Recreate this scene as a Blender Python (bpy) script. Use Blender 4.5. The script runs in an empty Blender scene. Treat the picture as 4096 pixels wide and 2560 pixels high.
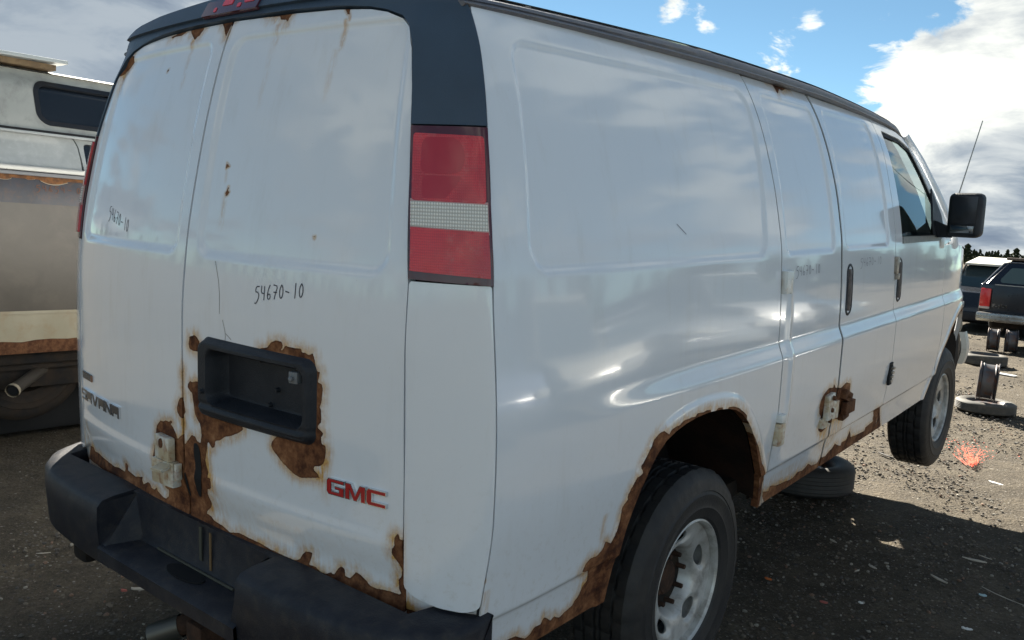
import bpy, bmesh, math, random
import numpy as np
from mathutils import Vector, Matrix
random.seed(7); np.random.seed(7)
SC = bpy.context.scene; COL = SC.collection
R = math.radians
# ---------------------------------------------------------------- camera
cam_d = bpy.data.cameras.new('camera'); cam = bpy.data.objects.new('camera', cam_d); COL.objects.link(cam)
cam_d.sensor_width = 36.0; cam_d.lens = 30.083; cam_d.clip_start = 0.05; cam_d.clip_end = 5000
_r = ((0.77458668,0.62905221,0.06564142),(0.11769285,-0.04138725,-0.99218722),(-0.62142085,0.77626053,-0.10609296))
cam.matrix_world = Matrix(((_r[0][0],-_r[1][0],-_r[2][0],2.16762),(_r[0][1],-_r[1][1],-_r[2][1],-1.33524),(_r[0][2],-_r[1][2],-_r[2][2],1.62),(0,0,0,1)))
SC.camera = cam
# ---------------------------------------------------------------- exposure
SC.view_settings.view_transform = 'Standard'; SC.view_settings.look = 'None'
SC.view_settings.exposure = 2.27; SC.view_settings.gamma = 1.0; SC.view_settings.use_curve_mapping = False
# ---------------------------------------------------------------- sun
SUN_AZ, SUN_EL = R(48.0), R(32.8)      # azimuth from +Y towards -X
sdir = Vector((-math.sin(SUN_AZ)*math.cos(SUN_EL), math.cos(SUN_AZ)*math.cos(SUN_EL), math.sin(SUN_EL)))
sl = bpy.data.lights.new('sun','SUN'); sl.energy = 4.6; sl.angle = R(0.5); sl.color = (1.0,0.93,0.80)
so = bpy.data.objects.new('sun', sl); COL.objects.link(so); so.rotation_euler = sdir.to_track_quat('Z','Y').to_euler()
# ---------------------------------------------------------------- node helper
class NT:
    def __init__(s, nt): s.t = nt; s.n = nt.nodes; s.l = nt.links; s.n.clear()
    def new(s, ty, **kw):
        o = s.n.new(ty)
        for k,v in kw.items(): setattr(o,k,v)
        return o
    def put(s, sock, v):
        if v is None: return
        if hasattr(v,'is_linked') or hasattr(v,'links'): s.l.new(v, sock)
        elif isinstance(v,(tuple,list)) and len(v)==3 and sock.type=='RGBA': sock.default_value = (*v,1)
        else: sock.default_value = v
    def math(s, op, a, b=None, c=None, clamp=False):
        o = s.new('ShaderNodeMath', operation=op, use_clamp=clamp); s.put(o.inputs[0],a)
        if b is not None: s.put(o.inputs[1],b)
        if c is not None: s.put(o.inputs[2],c)
        return o.outputs[0]
    def vm(s, op, a, b=None, out=0):
        o = s.new('ShaderNodeVectorMath', operation=op); s.put(o.inputs[0],a)
        if b is not None:
            s.put(o.inputs[3 if op=='SCALE' else 1],b)
        return o.outputs[out]
    def noise(s, vec, scale, detail=4, rough=.55, dist=0.):
        o = s.new('ShaderNodeTexNoise'); s.put(o.inputs['Vector'],vec); o.inputs['Scale'].default_value=scale
        o.inputs['Detail'].default_value=detail; o.inputs['Roughness'].default_value=rough; o.inputs['Distortion'].default_value=dist
        return o.outputs[0]
    def ss(s, v, a, b, lo=0., hi=1.):
        o = s.new('ShaderNodeMapRange', interpolation_type='SMOOTHSTEP'); s.put(o.inputs[0],v)
        for i,x in enumerate((a,b,lo,hi)): s.put(o.inputs[i+1],x)
        return o.outputs[0]
    def mix(s, f, a, b):
        o = s.new('ShaderNodeMix', data_type='RGBA'); s.put(o.inputs[0],f); s.put(o.inputs[6],a); s.put(o.inputs[7],b); return o.outputs[2]
    def ramp(s, f, stops):
        o = s.new('ShaderNodeValToRGB'); s.put(o.inputs[0],f); e=o.color_ramp.elements
        while len(e)<len(stops): e.new(.5)
        for k,(p,c) in enumerate(stops): e[k].position=p; e[k].color=(*c,1)
        return o.outputs[0]
# ---------------------------------------------------------------- sky with broken cloud
W = bpy.data.worlds.new('World'); SC.world = W; W.use_nodes = True
def build_sky():
    N = NT(W.node_tree)
    sky = N.new('ShaderNodeTexSky', sky_type='NISHITA', sun_disc=False, sun_elevation=SUN_EL, sun_rotation=-SUN_AZ, air_density=.8, dust_density=.0, altitude=2500, ozone_density=1.2)
    bg1 = N.new('ShaderNodeBackground'); tint = N.new('ShaderNodeMix', data_type='RGBA', blend_type='MULTIPLY'); tint.inputs[0].default_value = 1; N.l.new(sky.outputs[0], tint.inputs[6]); tint.inputs[7].default_value = (.54,.64,.565,1); N.l.new(tint.outputs[2], bg1.inputs[0]); bg1.inputs[1].default_value = 0.05
    d = N.vm('NORMALIZE', N.new('ShaderNodeTexCoord').outputs['Generated'])
    sep = N.new('ShaderNodeSeparateXYZ'); N.l.new(d, sep.inputs[0]); z = N.math('MAXIMUM', sep.outputs[2], 0.0)
    k = N.math('DIVIDE', 1.0, N.math('ADD', z, 0.34))
    p = N.vm('SCALE', d, k)
    def blob(c, r0, r1):      # 1 inside r0 degrees, 0 outside r1
        v = N.vm('DOT_PRODUCT', d, c, out=1); return N.ss(v, math.cos(R(r1)), math.cos(R(r0)))
    n1 = N.noise(p, 1.9, 9, .58, .3); n2 = N.noise(p, 7.0, 9, .62, .5); n3 = N.noise(p, .8, 3, .5, .2)
    cov = N.math('ADD', n1, N.math('MULTIPLY', N.math('SUBTRACT', n2, .5), .85))
    B = [ # direction, inner, outer, weight on coverage
      ((-0.417,0.877,0.240),9,17,-0.35),
      ((-0.500,0.774,0.388),14,26,-0.22),
      ((-0.192,0.964,0.185),11,15.5,0.45),
      ((-0.151,0.985,0.083),5,12,0.3),
      ((-0.889,0.425,0.168),12,24,0.3),
      ((-0.720,0.636,0.277),8,16,0.15),
      ((-0.189,0.981,0.031),2,9,0.12),
      ((-0.503,0.827,0.252),0.1,2.8,0.262),
      ((-0.474,0.846,0.244),0.1,2.6,0.262),
      ((-0.445,0.864,0.235),0.1,2,0.29),
      ((-0.441,0.870,0.220),0.1,1.6,0.29),
      ((-0.348,0.906,0.240),0.05,1.6,0.27),
      ((-0.385,0.898,0.211),0.3,4,0.15)
    ]
    for c,a,b,w in B: cov = N.math('MULTIPLY_ADD', blob(c,a,b), w, cov)
    m = N.ss(cov, .47, .60)
    br = N.ss(N.math('ADD', N.noise(p, 3.3, 8, .58, .4), N.math('MULTIPLY', N.math('SUBTRACT', n3,.5), .8)), .30, .72)   # 0 grey belly .. 1 bright
    BB = [
      ((-0.222,0.956,0.193),12,20,0.55),
      ((-0.171,0.956,0.238),4,9,-0.1),
      ((-0.174,0.974,0.144),2,6,0.3),
      ((-0.157,0.985,0.075),1,5,-0.75),
      ((-0.178,0.984,0.029),1,2.6,0.35),
      ((-0.187,0.982,0.009),0.5,3,-0.45),
      ((-0.907,0.392,0.154),10,26,-0.45),
      ((-0.716,0.630,0.301),5,14,1.1),
      ((-0.464,0.853,0.240),1,6,0.1)
    ]
    for c,a,b,w in BB: br = N.math('MULTIPLY_ADD', blob(c,a,b), w, br)
    for c,a,b,w in [((.42,-.80,.43),10,80,.55)]: br = N.math('MULTIPLY_ADD', blob(c,a,b), w, br)      # unseen cloud opposite the sun, brightened to put more light on the van
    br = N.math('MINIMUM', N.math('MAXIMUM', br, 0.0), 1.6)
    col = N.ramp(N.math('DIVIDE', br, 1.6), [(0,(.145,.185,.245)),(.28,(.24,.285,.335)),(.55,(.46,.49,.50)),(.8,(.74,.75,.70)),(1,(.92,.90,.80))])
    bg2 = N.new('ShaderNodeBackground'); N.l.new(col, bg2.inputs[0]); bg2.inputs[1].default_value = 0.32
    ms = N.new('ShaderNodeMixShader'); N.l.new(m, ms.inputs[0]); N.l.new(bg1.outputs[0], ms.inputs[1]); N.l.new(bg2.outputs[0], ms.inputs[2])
    o = N.new('ShaderNodeOutputWorld'); N.l.new(ms.outputs[0], o.inputs[0])
build_sky()
# ---------------------------------------------------------------- materials
MATS = {}
def mat(name, col, rough=.5, metal=0., noise=None, spec=.5, coat=0., bump=None, trans=0., alpha=1., grime=None):
    """noise=(scale, amount, colour2)  bump=(scale, strength)  grime=(scale, amount, colour)"""
    if name in MATS: return MATS[name]
    m = bpy.data.materials.new(name); m.use_nodes = True; N = NT(m.node_tree)
    b = N.new('ShaderNodeBsdfPrincipled'); o = N.new('ShaderNodeOutputMaterial'); N.l.new(b.outputs[0], o.inputs[0])
    v = N.new('ShaderNodeTexCoord').outputs['Object']; c = tuple(col)
    if noise: c = N.mix(N.ss(N.noise(v, noise[0], 6, .62), .5-noise[1], .5+noise[1]), c, noise[2])
    if grime: c = N.mix(N.math('MULTIPLY', N.ss(N.noise(v, grime[0], 8, .68, .4), .45, .72), grime[1]), c, grime[2])
    N.put(b.inputs['Base Color'], c)
    rr = N.math('ADD', N.math('MULTIPLY', N.noise(v, 9, 5), .18), rough-.09, clamp=True); N.put(b.inputs['Roughness'], rr)
    b.inputs['Metallic'].default_value = metal; b.inputs['Specular IOR Level'].default_value = spec; b.inputs['Coat Weight'].default_value = coat
    b.inputs['Coat Roughness'].default_value = .06; b.inputs['Transmission Weight'].default_value = trans; b.inputs['Alpha'].default_value = alpha
    if bump:
        bn = N.new('ShaderNodeBump'); bn.inputs['Strength'].default_value = bump[1]; bn.inputs['Distance'].default_value = .01
        N.put(bn.inputs['Height'], N.noise(v, bump[0], 6, .6)); N.l.new(bn.outputs[0], b.inputs['Normal'])
    MATS[name] = m; return m
def paint_mat(name, base, rough=.10, streaky=True):
    """body paint with real rust-through: attribute 'rust' (1 + signed distance in metres) and 'stain'"""
    m = bpy.data.materials.new(name); m.use_nodes = True; N = NT(m.node_tree)
    b = N.new('ShaderNodeBsdfPrincipled'); o = N.new('ShaderNodeOutputMaterial'); N.l.new(b.outputs[0], o.inputs[0])
    v = N.new('ShaderNodeTexCoord').outputs['Object']
    ra = N.new('ShaderNodeAttribute', attribute_name='rust').outputs['Fac']; r = N.math('SUBTRACT', ra, 1.0)
    st = N.new('ShaderNodeAttribute', attribute_name='stain').outputs['Fac']
    fine = N.noise(v, 160, 5, .65); med = N.noise(v, 34, 5, .6); big = N.noise(v, 7, 5, .6)
    e = N.math('MULTIPLY_ADD', N.math('SUBTRACT', fine, .5), .0028, r); e = N.math('MULTIPLY_ADD', N.math('SUBTRACT', med, .5), .0028, e)
    rm = N.ss(e, -.0005, .0007)
    # stain creeping out of the rust, stretched downwards
    vs = N.new('ShaderNodeMapping'); vs.inputs['Scale'].default_value = (1,1,.16); N.l.new(v, vs.inputs[0])
    drip = N.noise(vs.outputs[0], 90, 4, .6)
    s1 = N.math('POWER', N.ss(N.math('MULTIPLY_ADD', N.math('SUBTRACT', drip, .5), .034, r), -.036, .006), 1.15)
    s1 = N.math('MULTIPLY', s1, N.ss(med, .30, .62, .35, 1.0))
    s2 = N.math('MULTIPLY', st, N.ss(drip, .30, .62))
    stn = N.math('MINIMUM', N.math('ADD', N.math('MULTIPLY', s1, .85), s2), .95)
    dirt = N.math('MULTIPLY', N.ss(N.noise(vs.outputs[0], 14, 7, .7), .5, .8), .16)
    # road film and splashes low on the body, tiny stone chips everywhere
    zz = N.new('ShaderNodeSeparateXYZ'); N.l.new(v, zz.inputs[0])
    low = N.math('MULTIPLY', N.ss(zz.outputs[2], 1.05, .40), N.ss(N.noise(v, 46, 7, .72), .50, .72))
    dirt = N.math('MAXIMUM', dirt, N.math('MULTIPLY', low, .34))
    white = N.mix(dirt, base, (.50,.46,.38))
    white = N.mix(N.math('MULTIPLY', N.ss(N.noise(v, 300, 2, .5), .77, .80), .7), white, (.16,.11,.08))
    c = N.mix(stn, white, N.mix(N.ss(fine,.3,.7), (.64,.40,.10), (.48,.20,.03)))
    rc = N.ramp(N.math('ADD', N.math('MULTIPLY', med, .42), N.math('ADD', N.math('MULTIPLY', fine, .13), N.math('MULTIPLY', big, .45))), [(.34,(.028,.012,.009)),(.43,(.085,.034,.018)),(.50,(.17,.072,.034)),(.57,(.27,.125,.060)),(.64,(.37,.20,.10)),(.72,(.46,.19,.045))])
    # darker scale towards the lip of the paint
    rc = N.mix(N.math('MULTIPLY', N.ss(e, .006, .0), .55), rc, (.055,.02,.012))
    c = N.mix(rm, c, rc); N.put(b.inputs['Base Color'], c)
    ro = N.math('ADD', rough-.05, N.math('MULTIPLY', big, .08)); ro = N.math('ADD', ro, N.math('MULTIPLY', stn, .3))
    N.put(b.inputs['Roughness'], N.math('ADD', N.math('MULTIPLY', rm, .6), ro, clamp=True))
    N.put(b.inputs['Specular IOR Level'], N.math('SUBTRACT', .6, N.math('MULTIPLY', rm, .45)))
    N.put(b.inputs['Coat Weight'], N.math('MULTIPLY', N.math('SUBTRACT',1.0,rm), .45)); b.inputs['Coat Roughness'].default_value = .03
    h = N.math('ADD', N.math('MULTIPLY', N.math('SUBTRACT', 1.0, rm), .0011), N.math('MULTIPLY', N.math('MULTIPLY', rm, fine), .0012))
    h = N.math('ADD', h, N.math('MULTIPLY', N.noise(v, 2.2, 2, .4), .0012))       # slow waviness of old sheet metal
    bn = N.new('ShaderNodeBump'); bn.inputs['Strength'].default_value = .8; bn.inputs['Distance'].default_value = 1.0
    N.put(bn.inputs['Height'], h); N.l.new(bn.outputs[0], b.inputs['Normal'])
    return m
M_white = paint_mat('van_white_paint', (.80,.83,.87))
M_blk = mat('faded_black_plastic', (.012,.015,.021), .5, spec=.3, noise=(14,.25,(.024,.027,.034)), bump=(260,.25))
M_trim = mat('dull_corner_plastic', (.040,.072,.115), .42, noise=(6,.3,(.032,.056,.088)), bump=(300,.15))
M_bump = mat('bumper_plastic', (.010,.012,.019), .5, spec=.3, noise=(11,.22,(.024,.026,.034)), bump=(220,.2), grime=(22,.5,(.055,.048,.04)))
M_dark = mat('underbody_black', (.012,.012,.013), .85, noise=(10,.2,(.03,.022,.016)), spec=.2)
M_gap = mat('rubber_and_gap_black', (.008,.009,.011), .7, spec=.3)
M_rubber = mat('tyre_rubber', (.014,.015,.018), .62, noise=(12,.25,(.027,.026,.025)), bump=(90,.15), grime=(8,.3,(.055,.05,.042)))
M_steel = mat('silver_wheel_paint', (.58,.59,.58), .36, metal=.3, noise=(10,.2,(.44,.44,.42)), grime=(18,.55,(.13,.10,.07)))
M_rustd = mat('dark_scaled_iron', (.035,.022,.017), .8, noise=(30,.2,(.075,.040,.026)), spec=.2, bump=(120,.5))
M_rust = mat('rusty_iron', (.075,.033,.018), .85, noise=(28,.18,(.17,.08,.04)), spec=.2, bump=(120,.5))
M_rustl = mat('rusty_white_hinge', (.66,.66,.60), .35, noise=(16,.10,(.52,.44,.30)), grime=(26,.95,(.28,.11,.04)))
M_hing = mat('painted_hinge', (.74,.76,.74), .28, grime=(22,.35,(.45,.30,.14)))
M_arch = mat('rusty_arch_liner', (.022,.016,.014), .85, noise=(7,.12,(.040,.022,.016)), spec=.15, bump=(60,.5))
def red_mat():
    m=bpy.data.materials.new('red_lamp_lens'); m.use_nodes=True; N=NT(m.node_tree)
    b=N.new('ShaderNodeBsdfPrincipled'); o=N.new('ShaderNodeOutputMaterial'); N.l.new(b.outputs[0],o.inputs[0])
    v=N.new('ShaderNodeTexCoord').outputs['Object']; w=N.new('ShaderNodeSeparateXYZ'); N.l.new(v,w.inputs[0])
    gx=N.math('PINGPONG',N.math('MULTIPLY',N.math('ADD',w.outputs[0],w.outputs[1]),330),1.0); gz=N.math('PINGPONG',N.math('MULTIPLY',w.outputs[2],330),1.0)
    g=N.math('MULTIPLY',gx,gz); big=N.ss(N.noise(v,7,4,.6),.35,.65)
    c=N.mix(big,(.72,.035,.050),(.50,.025,.040)); c=N.mix(N.math('MULTIPLY',N.ss(g,.35,.0),.35),c,(.34,.015,.025)); c=N.mix(N.math('MULTIPLY',N.ss(N.noise(v,22,7,.7),.52,.75),.25),c,(.45,.25,.22))
    N.put(b.inputs['Base Color'],c); b.inputs['Roughness'].default_value=.22; b.inputs['Coat Weight'].default_value=.5; b.inputs['Coat Roughness'].default_value=.08
    bn=N.new('ShaderNodeBump'); bn.inputs['Strength'].default_value=.5; bn.inputs['Distance'].default_value=.001; N.put(bn.inputs['Height'],g); N.l.new(bn.outputs[0],b.inputs['Normal']); return m
M_red = red_mat()
M_smoke = mat('smoked_lens_rim', (.085,.018,.03), .15, coat=.4)
M_chrome = mat('chrome', (.72,.73,.75), .12, metal=1.)
M_dchrome = mat('worn_chrome', (.30,.31,.33), .22, metal=.9)
M_ered = mat('emblem_red', (.42,.018,.02), .25)
M_ink = mat('marker_ink', (.045,.045,.065), .6)
M_inkf = mat('faded_marker_ink', (.22,.23,.27), .6)
M_crack = mat('paint_crack', (.10,.075,.055), .8)
M_seat = mat('grey_seat_cloth', (.035,.037,.038), .9)
M_inter = mat('cab_trim', (.05,.053,.055), .8)
M_mirg = mat('mirror_glass', (.22,.24,.26), .05, metal=1.)
def glass_mat(name, tint, rough=.02):
    m = bpy.data.materials.new(name); m.use_nodes = True; N = NT(m.node_tree)
    g = N.new('ShaderNodeBsdfGlossy'); g.inputs['Roughness'].default_value = rough; g.inputs['Color'].default_value = (.9,.95,.95,1)
    t = N.new('ShaderNodeBsdfTransparent'); t.inputs['Color'].default_value = (*tint,1)
    f = N.new('ShaderNodeFresnel'); f.inputs['IOR'].default_value = 1.5
    ms = N.new('ShaderNodeMixShader'); N.l.new(N.math('ADD', f.outputs[0], .02), ms.inputs[0]); N.l.new(t.outputs[0], ms.inputs[1]); N.l.new(g.outputs[0], ms.inputs[2])
    o = N.new('ShaderNodeOutputMaterial'); N.l.new(ms.outputs[0], o.inputs[0]); return m
M_glass = glass_mat('tinted_green_glass', (.52,.66,.60))
M_dglass = mat('dark_window', (.012,.016,.022), .10, spec=.6)
def rev_mat():
    m = bpy.data.materials.new('clear_ribbed_lens'); m.use_nodes = True; N = NT(m.node_tree)
    b = N.new('ShaderNodeBsdfPrincipled'); o = N.new('ShaderNodeOutputMaterial'); N.l.new(b.outputs[0], o.inputs[0])
    v = N.new('ShaderNodeTexCoord').outputs['Object']; w = N.new('ShaderNodeSeparateXYZ'); N.l.new(v, w.inputs[0])
    gx = N.math('PINGPONG', N.math('MULTIPLY', N.math('ADD', w.outputs[0], w.outputs[1]), 240), 1.0); gz = N.math('PINGPONG', N.math('MULTIPLY', w.outputs[2], 260), 1.0)
    g = N.math('MULTIPLY', gx, gz); N.put(b.inputs['Base Color'], N.mix(N.ss(g,.0,.5), (.50,.49,.45), (.88,.87,.82))); b.inputs['Roughness'].default_value = .12
    bn = N.new('ShaderNodeBump'); bn.inputs['Strength'].default_value = .7; bn.inputs['Distance'].default_value = .002; N.put(bn.inputs['Height'], g); N.l.new(bn.outputs[0], b.inputs['Normal'])
    return m
M_rev = rev_mat()
# ---------------------------------------------------------------- object helpers
def tag(o, label=None, cat=None, group=None, kind=None):
    if label: o['label'] = label
    if cat: o['category'] = cat
    if group: o['group'] = group
    if kind: o['kind'] = kind
    return o
def empty(name, loc=(0,0,0), rot=(0,0,0), **kw):
    o = bpy.data.objects.new(name, None); COL.objects.link(o); o.location = loc; o.rotation_euler = rot; o.empty_display_size = .1
    return tag(o, **kw)
def mesh_obj(name, V, F, mt, parent=None, smooth=True, sharp=35):
    me = bpy.data.meshes.new(name); me.from_pydata([tuple(map(float,v)) for v in V], [], [tuple(map(int,f)) for f in F]); me.update()
    o = bpy.data.objects.new(name, me); COL.objects.link(o)
    for q in (mt if isinstance(mt,(list,tuple)) else [mt]): me.materials.append(q)
    if smooth: me.shade_smooth() if hasattr(me,'shade_smooth') else me.polygons.foreach_set('use_smooth',[True]*len(me.polygons))
    if smooth and sharp: me.set_sharp_from_angle(angle=R(sharp))
    o.parent = parent; return o
def bm_obj(name, bm, mt, parent=None, smooth=True, sharp=35, loc=None):
    me = bpy.data.meshes.new(name); bmesh.ops.recalc_face_normals(bm, faces=bm.faces); bm.to_mesh(me); bm.free()
    o = bpy.data.objects.new(name, me); COL.objects.link(o)
    for q in (mt if isinstance(mt,(list,tuple)) else [mt]): me.materials.append(q)
    if smooth:
        me.shade_smooth()
        if sharp: me.set_sharp_from_angle(angle=R(sharp))
    o.parent = parent
    if loc: o.location = loc
    return o
def bbox(bm, c, s, rot=(0,0,0), bev=0., mi=0, seg=2, taper=None):
    r = bmesh.ops.create_cube(bm, size=1.0); vs = r['verts']
    from mathutils import Euler
    if taper:      # taper=(axis, factor) shrink top of z
        for v in vs:
            if v.co.z > 0: v.co.x *= taper[0]; v.co.y *= taper[1]
    Mx = Matrix.Translation(c) @ Euler(rot).to_matrix().to_4x4() @ Matrix.Diagonal((*s,1))
    bmesh.ops.transform(bm, matrix=Mx, verts=vs)
    fs = set(f for v in vs for f in v.link_faces)
    if bev>0:
        es = list(set(e for v in vs for e in v.link_edges))
        rr = bmesh.ops.bevel(bm, geom=es, offset=bev, segments=seg, affect='EDGES', profile=.6)
        fs = set(f for f in rr['faces']) | set(f for f in fs if f.is_valid)
    for f in fs:
        if f.is_valid: f.material_index = mi
    return vs
def box(name, c, s, mt, parent=None, rot=(0,0,0), bev=0., taper=None):
    bm = bmesh.new(); bbox(bm, (0,0,0), s, (0,0,0), bev, taper=taper); o = bm_obj(name, bm, mt, parent); o.location = c; o.rotation_euler = rot; return o
def tube(name, pts, r, mt, parent=None, seg=10, closed=False, cap=True):
    """tube along points, r scalar or list"""
    P = [Vector(p) for p in pts]; n = len(P); V=[];F=[]; rr = r if isinstance(r,(list,tuple)) else [r]*n
    up = Vector((0,0,1)); prev=None
    for i,p in enumerate(P):
        t = (P[min(i+1,n-1)]-P[max(i-1,0)]).normalized()
        a = (prev - t*prev.dot(t)) if prev else t.cross(up if abs(t.z)<.9 else Vector((1,0,0)))
        a.normalize(); b = t.cross(a); prev = a
        for k in range(seg):
            th = 2*math.pi*k/seg; V.append(p + (a*math.cos(th)+b*math.sin(th))*rr[i])
    for i in range(n-1):
        for k in range(seg): F.append((i*seg+k, i*seg+(k+1)%seg, (i+1)*seg+(k+1)%seg, (i+1)*seg+k))
    if cap: F.append(tuple(range(seg))[::-1]); F.append(tuple((n-1)*seg+k for k in range(seg)))
    return mesh_obj(name, V, F, mt, parent)
def lathe(name, prof, seg, mt, parent=None, axis='X', closed=False, mod=None):
    """prof [(axial, radius)]; axis X; mod(i,k,a,r)->(a,r)"""
    V=[];F=[];n=len(prof)
    for k in range(seg):
        th = 2*math.pi*k/seg
        for i,(a,r) in enumerate(prof):
            if mod: a,r = mod(i,k,a,r)
            V.append((a, r*math.cos(th), r*math.sin(th)) if axis=='X' else (r*math.cos(th), r*math.sin(th), a))
    for k in range(seg):
        for i in range(n-1 if not closed else n):
            j=(i+1)%n; F.append((k*n+i, k*n+j, ((k+1)%seg)*n+j, ((k+1)%seg)*n+i))
    bm = bmesh.new(); vs=[bm.verts.new(v) for v in V]
    for f in F:
        try: bm.faces.new([vs[q] for q in f])
        except ValueError: pass
    return bm_obj(name, bm, mt, parent)
def copy_tree(o, parent=None):
    c = o.copy(); COL.objects.link(c); c.parent = parent
    for ch in list(o.children): copy_tree(ch, c)
    return c
# ---------------------------------------------------------------- 2D signed distance
def sdf(P, X, Y):
    P = np.asarray(P,float); X=np.asarray(X,float); Y=np.asarray(Y,float)
    d = np.full(X.shape, 1e9); s = np.ones(X.shape)
    n=len(P)
    for i in range(n):
        a=P[i]; b=P[i-1]; ex,ey=b[0]-a[0],b[1]-a[1]; wx=X-a[0]; wy=Y-a[1]
        L=ex*ex+ey*ey
        if L<1e-14: continue
        t=np.clip((wx*ex+wy*ey)/L,0,1); bx=wx-ex*t; by=wy-ey*t; d=np.minimum(d,bx*bx+by*by)
        c1=Y>=a[1]; c2=Y<b[1]; c3=ex*wy>ey*wx
        s=np.where((c1&c2&c3)|(~c1&~c2&~c3),-s,s)
    return s*np.sqrt(d)
def sdf_far(P, X, Y, m=.08):
    P=np.asarray(P,float); out=np.full(np.shape(X),m); k=(X>P[:,0].min()-m)&(X<P[:,0].max()+m)&(Y>P[:,1].min()-m)&(Y<P[:,1].max()+m)
    if k.any(): out[k]=np.minimum(sdf(P,X[k],Y[k]),m)
    return out
def inset(P, r):
    """inset a convex counter-clockwise polygon by r"""
    P=[np.array(p,float) for p in P]; n=len(P); out=[]
    ar=sum(P[i-1][0]*P[i][1]-P[i][0]*P[i-1][1] for i in range(n)); sg=1 if ar>0 else -1
    for i in range(n):
        a,b,c=P[i-1],P[i],P[(i+1)%n]; u=(b-a)/np.linalg.norm(b-a); v=(c-b)/np.linalg.norm(c-b)
        n1=np.array([-u[1],u[0]])*sg; n2=np.array([-v[1],v[0]])*sg
        A_=np.array([n1,n2]); out.append(np.linalg.solve(A_, np.array([n1@b+r, n2@b+r])))
    return out
def rquad(P, r): 
    Q=inset(P,r); return lambda X,Y: sdf(Q,X,Y)-r
def smooth_poly(P, it=2, closed=True):
    P=np.asarray(P,float)
    for _ in range(it):
        Q=[]
        n=len(P)
        for i in range(n if closed else n-1):
            a=P[i];b=P[(i+1)%n]; Q+= [a*.75+b*.25, a*.25+b*.75]
        if not closed: Q=[P[0]]+Q+[P[-1]]
        P=np.array(Q)
    return P
def round_poly(P, r, ax=1.):
    P=[np.array(p,float)*[ax,1] for p in P]; n=len(P); Q=[]
    for i in range(n):
        a,b,c=P[i-1],P[i],P[(i+1)%n]; u=(a-b);v=(c-b); lu=np.linalg.norm(u); lv=np.linalg.norm(v); rr=min(r,lu*.45,lv*.45); p0=b+u/lu*rr; p2=b+v/lv*rr
        for t in (0,.25,.5,.75,1): Q.append((1-t)**2*p0+2*(1-t)*t*b+t*t*p2)
    return np.array(Q)/[ax,1]
def seg_d(P, X, Y):
    """distance to an open polyline"""
    P=np.asarray(P,float); d=np.full(np.shape(X),1e9)
    for a,b in zip(P[:-1],P[1:]):
        e=b-a; t=np.clip(((X-a[0])*e[0]+(Y-a[1])*e[1])/max(e@e,1e-12),0,1); d=np.minimum(d,(X-a[0]-e[0]*t)**2+(Y-a[1]-e[1]*t)**2)
    return np.sqrt(d)
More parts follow.
